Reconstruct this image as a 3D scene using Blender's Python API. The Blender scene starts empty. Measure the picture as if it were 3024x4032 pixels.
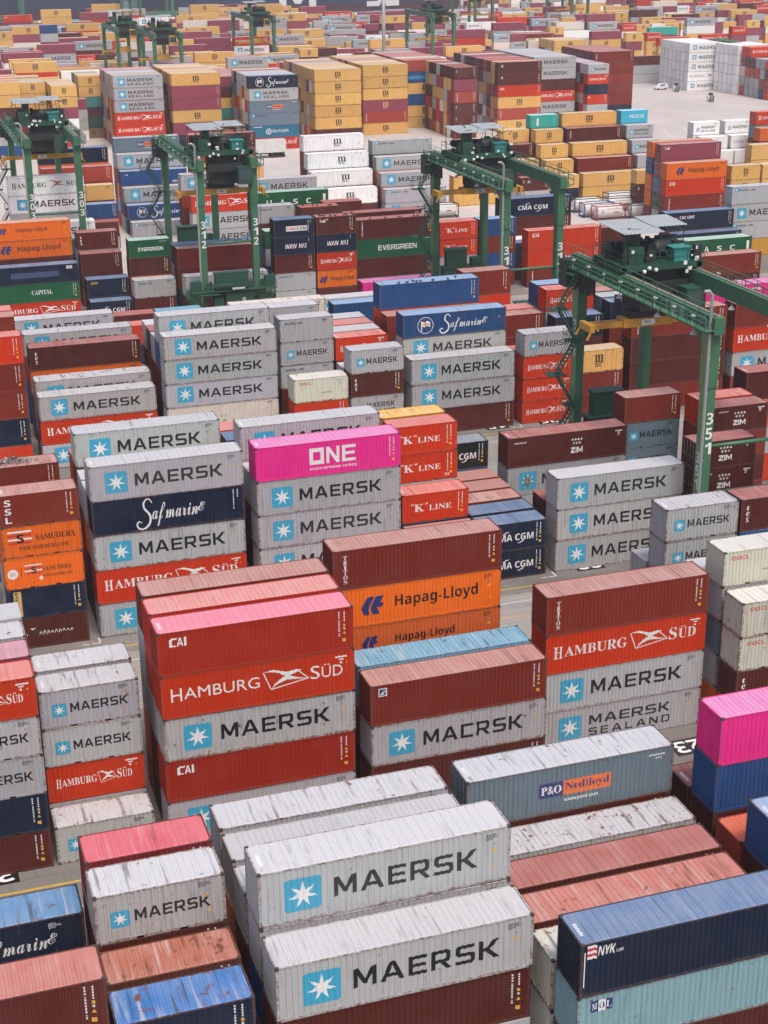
import bpy, bmesh, math, random
from mathutils import Matrix, Vector
R_ = math.radians
C = bpy.context.scene.collection
sc = bpy.context.scene
# ---------------------------------------------------------------- camera, world, sun, exposure
cam = bpy.data.cameras.new('camera'); cam.sensor_fit = 'VERTICAL'; cam.sensor_height = 36.0
cam.lens = 36.0 * 6057.0 / 4032.0; cam.clip_start = 1.0; cam.clip_end = 4000.0
co = bpy.data.objects.new('camera', cam); C.objects.link(co)
def cam_basis(yaw, pitch, roll):
    cy, sy, cp, sp = math.cos(yaw), math.sin(yaw), math.cos(pitch), math.sin(pitch)
    f = Vector((-sy*cp, cy*cp, -sp)); r = Vector((cy, sy, 0)); u = r.cross(f)
    return r*math.cos(roll)+u*math.sin(roll), -r*math.sin(roll)+u*math.cos(roll), f
r_, u_, f_ = cam_basis(R_(-18.35204), R_(21.37351), R_(-0.44728))
m4 = Matrix((r_, u_, -f_)).transposed().to_4x4(); m4.translation = Vector((0, 0, 54.32)); co.matrix_world = m4
sc.camera = co
SUN_EL, SUN_AZ = 64.0, 172.0           # the sun stands behind the camera, veiled by high haze
w = bpy.data.worlds.new('World'); sc.world = w; w.use_nodes = True
nt = w.node_tree; bg = nt.nodes['Background']; bg.inputs['Strength'].default_value = 0.108
sky = nt.nodes.new('ShaderNodeTexSky'); sky.sky_type = 'NISHITA'; sky.sun_disc = False
sky.sun_elevation = R_(SUN_EL); sky.sun_rotation = R_(SUN_AZ); sky.air_density = 1.0; sky.dust_density = 5.0; sky.ozone_density = 1.0
nt.links.new(sky.outputs['Color'], bg.inputs['Color'])
sl = bpy.data.lights.new('sun', 'SUN'); sl.energy = 1.45; sl.angle = R_(16); sl.color = (1.0, 0.95, 0.89)
so = bpy.data.objects.new('sun', sl); C.objects.link(so)
sd = Vector((math.sin(R_(SUN_AZ))*math.cos(R_(SUN_EL)), math.cos(R_(SUN_AZ))*math.cos(R_(SUN_EL)), math.sin(R_(SUN_EL))))
so.rotation_euler = sd.to_track_quat('Z', 'Y').to_euler(); so.location = (-60, 120, 160)
sc.view_settings.view_transform = 'Standard'; sc.view_settings.look = 'None'; sc.view_settings.exposure = 0.62
sc.view_settings.gamma = 1.0; sc.view_settings.use_curve_mapping = False
sc.cycles.max_bounces = 5; sc.cycles.diffuse_bounces = 3; sc.cycles.glossy_bounces = 2; sc.cycles.volume_bounces = 0
rng = random.Random(4)

# ---------------------------------------------------------------- materials
def new_mat(name):
    m = bpy.data.materials.new(name); m.use_nodes = True
    return m, m.node_tree, m.node_tree.nodes['Principled BSDF']
class N:
    """small helper for wiring nodes"""
    def __init__(s, nt): s.nt = nt
    def n(s, t, **kw):
        x = s.nt.nodes.new(t)
        for k, v in kw.items(): setattr(x, k, v)
        return x
    def l(s, a, b): s.nt.links.new(a, b)
    def math(s, op, a, b=None, clamp=False):
        x = s.n('ShaderNodeMath', operation=op, use_clamp=clamp)
        for i, v in enumerate((a, b)):
            if v is None: continue
            if isinstance(v, (int, float)): x.inputs[i].default_value = v
            else: s.l(v, x.inputs[i])
        return x.outputs[0]
    def vec(s, op, a, b):
        x = s.n('ShaderNodeVectorMath', operation=op)
        for i, v in enumerate((a, b)):
            if isinstance(v, tuple): x.inputs[i].default_value = v
            else: s.l(v, x.inputs[i])
        return x.outputs[0]
    def mix(s, f, a, b, mode='MIX'):
        x = s.n('ShaderNodeMix', data_type='RGBA', blend_type=mode)
        for i, v in ((0, f), (6, a), (7, b)):
            if isinstance(v, (int, float)): x.inputs[i].default_value = v
            elif isinstance(v, tuple): x.inputs[i].default_value = v
            else: s.l(v, x.inputs[i])
        return x.outputs[2]
    def noise(s, vec, scale, detail=4.0, rough=0.55):
        x = s.n('ShaderNodeTexNoise'); x.inputs['Scale'].default_value = scale
        x.inputs['Detail'].default_value = detail; x.inputs['Roughness'].default_value = rough
        s.l(vec, x.inputs['Vector']); return x.outputs['Fac']
    def ramp(s, f, a, b):
        x = s.n('ShaderNodeMapRange'); x.inputs['From Min'].default_value = a; x.inputs['From Max'].default_value = b
        s.l(f, x.inputs['Value']); return x.outputs[0]
    def coords(s):
        tc = s.n('ShaderNodeTexCoord'); oi = s.n('ShaderNodeObjectInfo')
        off = s.vec('MULTIPLY', oi.outputs['Location'], (0.77, 1.31, 2.17))
        return s.vec('ADD', tc.outputs['Object'], off), oi
RUST = (0.17, 0.062, 0.028, 1)
def paint_mat():
    """container side paint: colour from the object, wear from the object's alpha"""
    m, nt, b = new_mat('container_paint'); g = N(nt); v, oi = g.coords()
    wear = oi.outputs['Alpha']
    n1 = g.noise(v, 0.55, 3); n2 = g.noise(g.vec('MULTIPLY', v, (5.5, 5.5, 0.45)), 1.0, 4, 0.6)
    n3 = g.noise(v, 2.4, 6, 0.68); n4 = g.noise(g.vec('MULTIPLY', v, (1.0, 1.0, 2.2)), 1.1, 5, 0.6)
    c = g.mix(g.math('MULTIPLY', g.ramp(n1, 0.35, 0.7), 0.14), oi.outputs['Color'], g.mix(0.16, oi.outputs['Color'], (0.55, 0.52, 0.50, 1)))
    grime = g.math('MULTIPLY', g.ramp(n2, 0.5, 0.8), g.math('ADD', g.math('MULTIPLY', wear, 0.65), 0.16))
    c = g.mix(grime, c, g.mix(0.75, c, (0.055, 0.045, 0.035, 1)))
    rust = g.math('MULTIPLY', g.ramp(g.math('ADD', n3, g.math('MULTIPLY', wear, 0.11)), 0.69, 0.75), g.ramp(n4, 0.42, 0.56), True)
    c = g.mix(rust, c, RUST)
    g.l(c, b.inputs['Base Color']); b.inputs['Specular IOR Level'].default_value = 0.12
    g.l(g.math('ADD', g.math('MULTIPLY', n2, 0.25), 0.4), b.inputs['Roughness'])
    bp = g.n('ShaderNodeBump'); bp.inputs['Strength'].default_value = 0.5; bp.inputs['Distance'].default_value = 0.05; g.l(g.noise(v, 0.9, 3), bp.inputs['Height']); g.l(bp.outputs[0], b.inputs['Normal'])
    return m
def roof_mat():
    """container roof paint: faded, sky light put into its colour, with cross streaks, scraped patches and rust by wear"""
    m, nt, b = new_mat('roof_paint'); g = N(nt); v, oi = g.coords(); wear = oi.outputs['Alpha']
    n1 = g.noise(v, 0.5, 4); nx = g.noise(g.vec('MULTIPLY', v, (3.6, 0.22, 1.0)), 1.0, 4, 0.6)
    n3 = g.noise(v, 1.7, 7, 0.7); n4 = g.noise(g.vec('MULTIPLY', v, (2.4, 0.5, 1.0)), 0.55, 3)
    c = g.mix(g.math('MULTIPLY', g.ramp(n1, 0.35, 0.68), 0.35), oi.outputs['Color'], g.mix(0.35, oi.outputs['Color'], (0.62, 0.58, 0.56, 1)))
    st = g.math('MULTIPLY', g.ramp(nx, 0.53, 0.63), g.math('MULTIPLY', g.ramp(n4, 0.46, 0.58), g.math('MULTIPLY', wear, 1.3)), True)
    c = g.mix(st, c, g.mix(0.7, c, (0.07, 0.06, 0.045, 1)))
    sp = g.math('MULTIPLY', g.ramp(nx, 0.48, 0.36), g.math('MULTIPLY', g.ramp(n4, 0.6, 0.45), wear), True)
    c = g.mix(sp, c, g.mix(0.6, c, (0.50, 0.48, 0.46, 1)))
    ru = g.ramp(g.math('ADD', n3, g.math('MULTIPLY', wear, 0.13)), 0.705, 0.76)
    c = g.mix(ru, c, RUST)
    g.l(c, b.inputs['Base Color']); b.inputs['Roughness'].default_value = 0.5; b.inputs['Specular IOR Level'].default_value = 0.3
    bp = g.n('ShaderNodeBump'); bp.inputs['Strength'].default_value = 0.5; bp.inputs['Distance'].default_value = 0.06; g.l(g.noise(v, 0.8, 3), bp.inputs['Height']); g.l(bp.outputs[0], b.inputs['Normal'])
    return m
def frame_mat():
    m, nt, b = new_mat('frame_paint'); g = N(nt); v, oi = g.coords(); wear = oi.outputs['Alpha']
    n3 = g.noise(v, 5.5, 6, 0.7); n1 = g.noise(v, 1.1, 3)
    c = g.mix(g.math('MULTIPLY', g.ramp(n1, 0.3, 0.7), 0.4), oi.outputs['Color'], g.mix(0.6, oi.outputs['Color'], (0.08, 0.065, 0.05, 1)))
    ru = g.ramp(g.math('ADD', n3, g.math('MULTIPLY', wear, 0.17)), 0.58, 0.76)
    c = g.mix(ru, c, RUST)
    g.l(c, b.inputs['Base Color']); b.inputs['Roughness'].default_value = 0.55
    return m
def plain(name, col, rough=0.5, metal=0.0, var=0.25, scale=1.3):
    m, nt, b = new_mat(name); g = N(nt); v, oi = g.coords()
    n1 = g.noise(v, scale, 5, 0.62)
    c = g.mix(g.math('MULTIPLY', g.ramp(n1, 0.38, 0.72), var), (*col, 1), tuple(x*0.55 for x in col)+(1,))
    g.l(c, b.inputs['Base Color']); b.inputs['Roughness'].default_value = rough; b.inputs['Metallic'].default_value = metal
    return m
def letter(name, col):
    m, nt, b = new_mat(name); g = N(nt); v, oi = g.coords()
    n1 = g.noise(g.vec('MULTIPLY', v, (4, 4, 0.6)), 1.0, 4); n2 = g.noise(v, 3.1, 6, 0.7)
    c = g.mix(g.math('MULTIPLY', g.ramp(n1, 0.45, 0.8), 0.3), (*col, 1), tuple(x*0.65+0.01 for x in col)+(1,))
    c = g.mix(g.math('MULTIPLY', g.math('POWER', oi.outputs['Random'], 3.0), 0.07), c, (0.36, 0.355, 0.36, 1))
    c = g.mix(g.math('MULTIPLY', g.ramp(n2, 0.63, 0.68), g.math('MULTIPLY', oi.outputs['Random'], 0.8)), c, (0.32, 0.30, 0.29, 1))
    g.l(c, b.inputs['Base Color']); b.inputs['Roughness'].default_value = 0.5
    return m
M = {'paint': paint_mat(), 'roof': roof_mat(), 'frame': frame_mat(),
     'casting': plain('corner_steel', (0.06, 0.045, 0.035), 0.6), 'bar': plain('bar_steel', (0.35, 0.34, 0.33), 0.4, 0.6),
     'black': letter('black_lettering', (0.008, 0.008, 0.011)), 'white': letter('white_lettering', (0.78, 0.77, 0.76)),
     'star': letter('blue_square', (0.045, 0.36, 0.55)), 'red': letter('red_lettering', (0.55, 0.03, 0.03)), 'dred': letter('dark_red_lettering', (0.42, 0.04, 0.05)),
     'orange': letter('orange_lettering', (0.75, 0.17, 0.035)), 'yellow': letter('yellow_label', (0.75, 0.42, 0.06)),
     'dblue': letter('dark_blue_lettering', (0.02, 0.035, 0.16)), 'ochre': letter('ochre_lettering', (0.62, 0.40, 0.17)),
     'fade': letter('faded_lettering', (0.05, 0.085, 0.16)), 'dgreen': letter('dark_green_lettering', (0.02, 0.09, 0.05)), 'lblue': letter('light_blue_patch', (0.05, 0.25, 0.5)),
     'grey': letter('grey_lettering', (0.3, 0.29, 0.28)), 'blue2': letter('plain_blue_square', (0.10, 0.33, 0.5))}
# side colours (paint as it is) and roof colours: faded paint, brightened further by painted-in sky light
COL = dict(GR=(.41,.405,.415), WH=(.82,.81,.80), RD=(.54,.036,.006), RC=(.35,.022,.008), RS=(.50,.03,.02), MR=(.088,.017,.012), MS=(.10,.018,.015), MO=(.12,.035,.025), RK=(.20,.022,.028),
           BR=(.19,.024,.013), RB=(.36,.055,.038), OR=(.76,.145,.010), OD=(.56,.115,.022), NV=(.010,.017,.040), BK=(.012,.015,.017), BL=(.018,.068,.20), PK=(.72,.025,.24),
           YL=(.68,.40,.125), YE=(.55,.27,.03), YD=(.22,.14,.06), GN=(.010,.095,.040), TG=(.03,.34,.29), TL=(.16,.45,.44), TB=(.03,.16,.27), CR=(.62,.58,.50), WC=(.72,.64,.56),
           SB=(.23,.37,.42), LB=(.18,.40,.55), GY=(.15,.20,.25), CY=(.05,.42,.58), PU=(.26,.055,.085), RO=(.45,.06,.03), GT=(.05,.22,.2), MD=(.09,.035,.045), GD=(.03,.07,.06))
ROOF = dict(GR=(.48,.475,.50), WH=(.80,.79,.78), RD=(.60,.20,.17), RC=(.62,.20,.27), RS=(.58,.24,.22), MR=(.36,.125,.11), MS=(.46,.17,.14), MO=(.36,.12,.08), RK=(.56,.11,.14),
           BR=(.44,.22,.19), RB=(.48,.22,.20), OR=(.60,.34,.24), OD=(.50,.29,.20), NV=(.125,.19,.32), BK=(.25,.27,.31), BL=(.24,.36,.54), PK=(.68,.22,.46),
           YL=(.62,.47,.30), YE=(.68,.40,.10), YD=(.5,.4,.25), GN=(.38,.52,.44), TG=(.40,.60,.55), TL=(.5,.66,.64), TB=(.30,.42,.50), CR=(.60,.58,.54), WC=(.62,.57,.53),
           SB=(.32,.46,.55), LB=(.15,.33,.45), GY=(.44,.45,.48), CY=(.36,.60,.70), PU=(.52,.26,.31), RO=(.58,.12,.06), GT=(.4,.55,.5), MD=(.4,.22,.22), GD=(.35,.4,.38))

# ---------------------------------------------------------------- mesh helpers
def box(bm, x0, x1, y0, y1, z0, z1, mi=0):
    v = [bm.verts.new(p) for p in ((x0,y0,z0),(x1,y0,z0),(x1,y1,z0),(x0,y1,z0),(x0,y0,z1),(x1,y0,z1),(x1,y1,z1),(x0,y1,z1))]
    for q in ((3,2,1,0),(4,5,6,7),(0,1,5,4),(1,2,6,5),(2,3,7,6),(3,0,4,7)):
        f = bm.faces.new([v[i] for i in q]); f.material_index = mi
def bar(bm, a, b, r, n=6, mi=0):
    a, b = Vector(a), Vector(b); d = (b-a)
    if d.length < 1e-5: return
    q = d.to_track_quat('Z', 'Y'); rings = []
    for p in (a, b):
        rings.append([bm.verts.new(p + q @ Vector((r*math.cos(2*math.pi*i/n), r*math.sin(2*math.pi*i/n), 0))) for i in range(n)])
    for i in range(n):
        f = bm.faces.new((rings[0][i], rings[0][(i+1) % n], rings[1][(i+1) % n], rings[1][i])); f.material_index = mi; f.smooth = n > 8
    for rg, s in ((rings[0], -1), (rings[1], 1)):
        f = bm.faces.new(rg[::-1] if s < 0 else rg); f.material_index = mi
def beam(bm, a, b, wx, wy, mi=0, up=None):
    """square bar between two points"""
    a, b = Vector(a), Vector(b); q = (b-a).to_track_quat('Z', 'Y'); vs = []
    for p in (a, b):
        vs.append([bm.verts.new(p + q @ Vector((sx*wx/2, sy*wy/2, 0))) for sx, sy in ((-1,-1),(1,-1),(1,1),(-1,1))])
    for i in range(4):
        bm.faces.new((vs[0][i], vs[0][(i+1) % 4], vs[1][(i+1) % 4], vs[1][i])).material_index = mi
    bm.faces.new(vs[0][::-1]).material_index = mi; bm.faces.new(vs[1]).material_index = mi
def mesh_of(bm, name, mats):
    me = bpy.data.meshes.new(name); bm.to_mesh(me); bm.free()
    for m in mats: me.materials.append(m)
    return me
def link(name, data, parent=None, loc=(0,0,0)):
    o = bpy.data.objects.new(name, data); C.objects.link(o); o.location = loc
    if parent is not None: o.parent = parent
    return o
def part(name, bm, mats, parent=None, loc=(0,0,0)):
    return link(name, mesh_of(bm, name, mats if isinstance(mats, (list, tuple)) else [mats]), parent, loc)
def tag(o, label=None, cat=None, group=None, kind=None):
    if label: o['label'] = label
    if cat: o['category'] = cat
    if group: o['group'] = group
    if kind: o['kind'] = kind
    return o
def copy_tree(o, parent=None):
    c = o.copy(); C.objects.link(c); c.parent = parent
    for ch in KIDS.get(o.name, []): 
        n = copy_tree(ch, c); KIDS.setdefault(c.name, []).append(n)
    return c
KIDS = {}

# ---------------------------------------------------------------- container geometry (shared meshes)
LEN = {'40': 12.192, '20': 6.058}; HGT = {'H': 2.896, 'S': 2.591}; W = 2.438
PER = 0.2776; D0, D1 = 0.012, 0.048          # corrugation period; crest and trough depth behind the frame's face
def breaks(L):
    """x positions of the corrugation's bends along a side wall and the depth at each"""
    x0, x1 = 0.15, L-0.15; n = int((x1-x0-0.1)/PER); s = (x1-x0-n*PER)/2; out = [(x0, D0)]
    for i in range(n):
        b = x0+s+i*PER
        out += [(b+0.035, D0), (b+0.070, D1), (b+0.174, D1), (b+0.209, D0)]
    out.append((x1, D0)); return out
def depth_at(x, br):
    if x <= br[0][0] or x >= br[-1][0]: return D0
    lo, hi = 0, len(br)-1
    while hi-lo > 1:
        mid = (lo+hi)//2
        if br[mid][0] <= x: lo = mid
        else: hi = mid
    (xa, da), (xb, db) = br[lo], br[hi]
    return da+(db-da)*(x-xa)/max(xb-xa, 1e-6)
MESH = {}
def cached(key, fn):
    if key not in MESH: MESH[key] = fn()
    return MESH[key]
def m_side(L, H):
    def f():
        bm = bmesh.new(); prev = None
        for x, d in breaks(L):
            cur = (bm.verts.new((x, d, 0.15)), bm.verts.new((x, d, H-0.055)))
            if prev: bm.faces.new((prev[0], cur[0], cur[1], prev[1]))
            prev = cur
        return mesh_of(bm, 'side_wall', [M['paint']])
    return cached(('side', L, H), f)
def m_shell(L, H):
    def f():
        bm = bmesh.new()
        for prof, fn in ((breaks(L), lambda t, d, z: (L-t, W-d, z)),):
            prev = None
            for x, d in prof:
                cur = (bm.verts.new(fn(x, d, 0.15)), bm.verts.new(fn(x, d, H-0.055)))
                if prev: bm.faces.new((prev[0], cur[0], cur[1], prev[1]))
                prev = cur
        prev = None
        for i in range(19):
            y = 0.12+i*(W-0.24)/18; d = 0.02 if i % 4 in (0, 1) else 0.065
            cur = (bm.verts.new((L-d, y, 0.15)), bm.verts.new((L-d, y, H-0.1)))
            if prev: bm.faces.new((prev[0], cur[0], cur[1], prev[1]))
            prev = cur
        box(bm, 0.16, L-0.16, 0.14, W-0.14, 0.05, 0.12)
        return mesh_of(bm, 'rear_shell', [M['paint']])
    return cached(('shell', L, H), f)
def m_end(H):
    def f():
        bm = bmesh.new(); prev = None; n = 9; ys = [0.12]; p = (W-0.24)/n; pts = []
        for i in range(n):
            b = 0.12+i*p
            pts += [(b, 0.02), (b+p*0.28, 0.02), (b+p*0.45, 0.07), (b+p*0.83, 0.07)]
        pts.append((W-0.12, 0.02))
        for y, d in pts:
            cur = (bm.verts.new((d, y, 0.15)), bm.verts.new((d, y, H-0.1)))
            if prev: bm.faces.new((cur[0], prev[0], prev[1], cur[1]))
            prev = cur
        return mesh_of(bm, 'end_wall', [M['paint']])
    return cached(('end', H), f)
def m_door(H):
    def f():
        bm = bmesh.new(); hw = (W-0.26)/2; prev = None
        pts = [(0.0, .03), (.10, .03), (.13, .055), (.30, .055), (.33, .03), (.46, .03), (.49, .055), (.70, .055), (.73, .03), (.86, .03), (.89, .055), (hw-.11, .055), (hw-.08, .03), (hw, .03)]
        for y, d in pts:
            cur = (bm.verts.new((d, y, 0.0)), bm.verts.new((d, y, H-0.27)))
            if prev: bm.faces.new((cur[0], prev[0], prev[1], cur[1]))
            prev = cur
        return mesh_of(bm, 'door', [M['paint']])
    return cached(('door', H), f)
def m_lockbar(H):
    def f():
        bm = bmesh.new()
        bar(bm, (0, 0, -0.06), (0, 0, H-0.20), 0.024, 6)
        for z in (0.12, (H-0.27)*0.42, (H-0.27)*0.86): box(bm, -0.02, 0.03, -0.05, 0.05, z-0.05, z+0.05)
        box(bm, -0.045, -0.02, -0.02, 0.30, (H-0.27)*0.42-0.02, (H-0.27)*0.42+0.02)
        return mesh_of(bm, 'locking_bar', [M['bar']])
    return cached(('lockbar', H), f)
def m_roof(L, H, style):
    def f():
        bm = bmesh.new(); z0 = H-0.034; per = (0.305, 0.437)[style]; zr = (0.032, 0.026)[style]
        x0, x1 = 0.09, L-0.09; ya, yb = 0.04, W-0.04; yi, yj = 0.16, W-0.16
        n = int((x1-x0-1.0)/per); s = (x1-x0-n*per)/2; xs = [x0]
        q = lambda *p: bm.faces.new([bm.verts.new(v) for v in p])
        q((x0,ya,z0),(x1,ya,z0),(x1,yi,z0),(x0,yi,z0)); q((x0,yj,z0),(x1,yj,z0),(x1,yb,z0),(x0,yb,z0))
        prof = [(x0, 0)]
        for i in range(n):
            b = x0+s+i*per
            prof += [(b+per*.18, 0), (b+per*.30, zr), (b+per*.70, zr), (b+per*.82, 0)] if style == 0 else [(b+per*.08, 0), (b+per*.14, zr), (b+per*.86, zr), (b+per*.92, 0)]
        prof.append((x1, 0)); prev = None
        for x, z in prof:
            a, b_ = bm.verts.new((x, yi, z0+z)), bm.verts.new((x, yj, z0+z))
            if prev:
                bm.faces.new((prev[0], a, b_, prev[1]))
            prev = (a, b_)
        for yy, s_ in ((yi, -1), (yj, 1)):                       # rounded ends of the ribs
            for i in range(1, len(prof)-1):
                if prof[i][1] > 0 and prof[i+1][1] > 0:
                    xa, xb = prof[i-1][0], prof[i+2][0]; xm, xn = prof[i][0], prof[i+1][0]
                    q((xa,yy,z0+.001),(xm,yy,z0+zr),(xm,yy+s_*.03,z0+.001)); q((xn,yy,z0+zr),(xb,yy,z0+.001),(xn,yy+s_*.03,z0+.001))
                    q((xm,yy,z0+zr),(xn,yy,z0+zr),(xn,yy+s_*.03,z0+.001),(xm,yy+s_*.03,z0+.001))
        bmesh.ops.recalc_face_normals(bm, faces=bm.faces)
        for xa in ((.28,) if style else ()):                          # owner code painted across the roof's end panel
            for i in range(9):
                ya_ = .7+i*.105; f_ = bm.faces.new([bm.verts.new(p) for p in ((xa, ya_, z0+.004), (xa+.15+.05*(i % 3 > 0), ya_, z0+.004), (xa+.15+.05*(i % 3 > 0), ya_+.06, z0+.004), (xa, ya_+.06, z0+.004))]); f_.material_index = 1
        return mesh_of(bm, 'roof', [M['roof'], M['white']])
    return cached(('roof', L, H, style), f)
def m_frame(L, H, pockets):
    def f():
        bm = bmesh.new(); c = 0.178; e = 0.004
        for x in (0, L-0.15):
            for y in (0, W-0.12): box(bm, x+e, x+0.15-e, y+e, y+0.12-e, 0.118, H-0.118)
        for y in (0, W-0.07):
            box(bm, c, L-c, y+e*2, y+0.07, H-0.065, H-0.012)                       # top rails
            if pockets and L < 8:                                               # bottom rail broken by forklift pockets
                for a, b in ((c, L/2-1.2), (L/2-0.84, L/2+0.84), (L/2+1.2, L-c)): box(bm, a, b, y+e*2, y+0.07, 0.012, 0.155)
                for a in (L/2-1.2, L/2+0.84): box(bm, a, a+0.36, y+e*2, y+0.07, 0.115, 0.154)
            else: box(bm, c, L-c, y+e*2, y+0.07, 0.012, 0.155)
        for x in (0, L-0.08):
            box(bm, x+e*2, x+0.08, 0.162, W-0.162, H-0.115, H-0.012); box(bm, x+e*2, x+0.08, 0.162, W-0.162, 0.012, 0.155)
        for x in (0, L-c):
            for y in (0, W-0.162):
                for z in (0, H-0.118): box(bm, x, x+c, y, y+0.162, z, z+0.118, 1)
        return mesh_of(bm, 'frame', [M['frame'], M['casting']])
    return cached(('frame', L, H, pockets), f)

# ---------------------------------------------------------------- lettering: outlines laid in the wall's plane, cut at every bend and pressed onto the corrugation
def uni(t, style):
    base = {'sb': (0x1D5D4, 0x1D5EE, 0x1D7EC), 'si': (0x1D63C, 0x1D656, 0x1D7EC), 'se': (0x1D400, 0x1D41A, 0x1D7CE), 'sc': (0x1D4D0, 0x1D4EA, 0x1D7CE)}.get(style)
    if not base: return t
    o = ''
    for ch in t:
        if 'A' <= ch <= 'Z': o += chr(base[0]+ord(ch)-65)
        elif 'a' <= ch <= 'z': o += chr(base[1]+ord(ch)-97)
        elif '0' <= ch <= '9': o += chr(base[2]+ord(ch)-48)
        else: o += ch
    return o
def curve_mesh(cu):
    o = bpy.data.objects.new('tmp', cu); C.objects.link(o)
    dg = bpy.context.evaluated_depsgraph_get(); me = bpy.data.meshes.new_from_object(o.evaluated_get(dg))
    bpy.data.objects.remove(o); bpy.data.curves.remove(cu)
    v = [tuple(p.co[:2]) for p in me.vertices]; f = [tuple(p.vertices) for p in me.polygons]
    bpy.data.meshes.remove(me); return v, f
TXT = {}
def text_poly(t, style, res=3):
    k = (t, style, res)
    if k not in TXT:
        cu = bpy.data.curves.new('t', 'FONT'); cu.body = uni(t, style); cu.size = 1; cu.resolution_u = res
        if style == 'rb': cu.offset = 0.012
        TXT[k] = curve_mesh(cu)
    return TXT[k]
from mathutils.geometry import tessellate_polygon
def loops_poly(loops):
    tri = tessellate_polygon([[Vector((p[0], p[1], 0)) for p in lp] for lp in loops])
    return [tuple(p) for lp in loops for p in lp], [tuple(t) for t in tri]
def fit(poly, x, z, w=None, h=None, shear=0):
    """place a polygon set into a rectangle: lower left corner (x, z), width w and or height h"""
    v, f = poly
    x0, x1 = min(p[0] for p in v), max(p[0] for p in v); y0, y1 = min(p[1] for p in v), max(p[1] for p in v)
    sx = w/(x1-x0) if w else h/(y1-y0); sy = h/(y1-y0) if h else sx
    return [(x+(p[0]-x0)*sx+shear*(p[1]-y0)*sy, z+(p[1]-y0)*sy) for p in v], f
def rect(x, z, w, h): return [(x, z), (x+w, z), (x+w, z+h), (x, z+h)], [(0, 1, 2, 3)]
def poly(pts): return loops_poly([pts])
def disc(cx, cz, r, r2=None, n=28):
    a = [(cx+r*math.cos(2*math.pi*i/n), cz+r*math.sin(2*math.pi*i/n)) for i in range(n)]
    if not r2: return a, [tuple(range(n))]
    b = [(cx+r2*math.cos(2*math.pi*i/n), cz+r2*math.sin(2*math.pi*i/n)) for i in range(n)]
    return a+b, [(i, (i+1) % n, n+(i+1) % n, n+i) for i in range(n)]
GL = {'M': ([[(0,0),(0,1),(.25,1),(.575,.42),(.9,1),(1.15,1),(1.15,0),(.93,0),(.93,.62),(.66,.15),(.49,.15),(.22,.62),(.22,0)]], 1.15),
      'A': ([[(0,0),(.46,1),(.74,1),(1.2,0),(.95,0),(.86,.21),(.34,.21),(.25,0)], [(.42,.39),(.6,.8),(.78,.39)]], 1.2),
      'E': ([[(0,0),(0,1),(.95,1),(.95,.82),(.22,.82),(.22,.59),(.88,.59),(.88,.42),(.22,.42),(.22,.18),(.95,.18),(.95,0)]], .95),
      'R': ([[(0,0),(0,1),(.86,1),(1.0,.88),(1.0,.5),(.88,.38),(.74,.36),(1.06,0),(.78,0),(.48,.34),(.22,.34),(.22,0)], [(.22,.82),(.72,.82),(.78,.77),(.78,.58),(.72,.52),(.22,.52)]], 1.06),
      'S': ([[(0,0),(0,.18),(.72,.18),(.78,.22),(.78,.36),(.72,.41),(.14,.41),(0,.53),(0,.87),(.14,1),(.97,1),(.97,.82),(.28,.82),(.22,.78),(.22,.64),(.28,.59),(.86,.59),(1,.47),(1,.13),(.86,0)]], 1.0),
      'K': ([[(0,0),(0,1),(.22,1),(.22,.6),(.36,.6),(.75,1),(1.06,1),(.57,.5),(1.1,0),(.8,0),(.36,.41),(.22,.41),(.22,0)]], 1.1),
      'L': ([[(0,0),(0,1),(.22,1),(.22,.18),(.9,.18),(.9,0)]], .9), 'I': ([[(0,0),(0,1),(.22,1),(.22,0)]], .22),
      'N': ([[(0,0),(0,1),(.24,1),(.84,.34),(.84,1),(1.06,1),(1.06,0),(.82,0),(.22,.66),(.22,0)]], 1.06),
      'D': ([[(0,0),(0,1),(.84,1),(1.0,.84),(1.0,.16),(.84,0)], [(.22,.18),(.72,.18),(.78,.24),(.78,.76),(.72,.82),(.22,.82)]], 1.0),
      'O': ([[(.1,0),(0,.1),(0,.9),(.1,1),(1.1,1),(1.2,.9),(1.2,.1),(1.1,0)], [(.26,.22),(.94,.22),(.94,.78),(.26,.78)]], 1.2),
      'U': ([[(0,1),(.24,1),(.24,.24),(.8,.24),(.8,1),(1.04,1),(1.04,.12),(.92,0),(.12,0),(0,.12)]], 1.04),
      'C': ([[(.12,0),(0,.13),(0,.87),(.12,1),(1,1),(1,.8),(.24,.8),(.24,.2),(1,.2),(1,0)]], 1.0),
      'V': ([[(0,1),(.26,1),(.55,.3),(.84,1),(1.1,1),(.68,0),(.42,0)]], 1.1), 'G': ([[(.12,0),(0,.13),(0,.87),(.12,1),(1,1),(1,.8),(.24,.8),(.24,.2),(.76,.2),(.76,.36),(.5,.36),(.5,.54),(1,.54),(1,0)]], 1.0)}
BLK = {}
def block_text(t, gap=.2):
    if (t, gap) not in BLK:
        V, F, x = [], [], 0
        for ch in t:
            if ch == ' ': x += .5; continue
            v, f = cached(('glyph', ch), lambda: loops_poly(GL[ch][0])); n = len(V)
            V += [(p[0]+x, p[1]) for p in v]; F += [tuple(i+n for i in q) for q in f]; x += GL[ch][1]+gap
        BLK[(t, gap)] = (V, F)
    return BLK[(t, gap)]
def star_pts(cx, cz, r, r2, n=7, a0=math.pi/2):
    p = []
    for i in range(n):
        a = a0+2*math.pi*i/n; b = a+math.pi/n
        p += [(cx+r*math.cos(a), cz+r*math.sin(a)), (cx+r2*math.cos(b), cz+r2*math.sin(b))]
    return p
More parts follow.
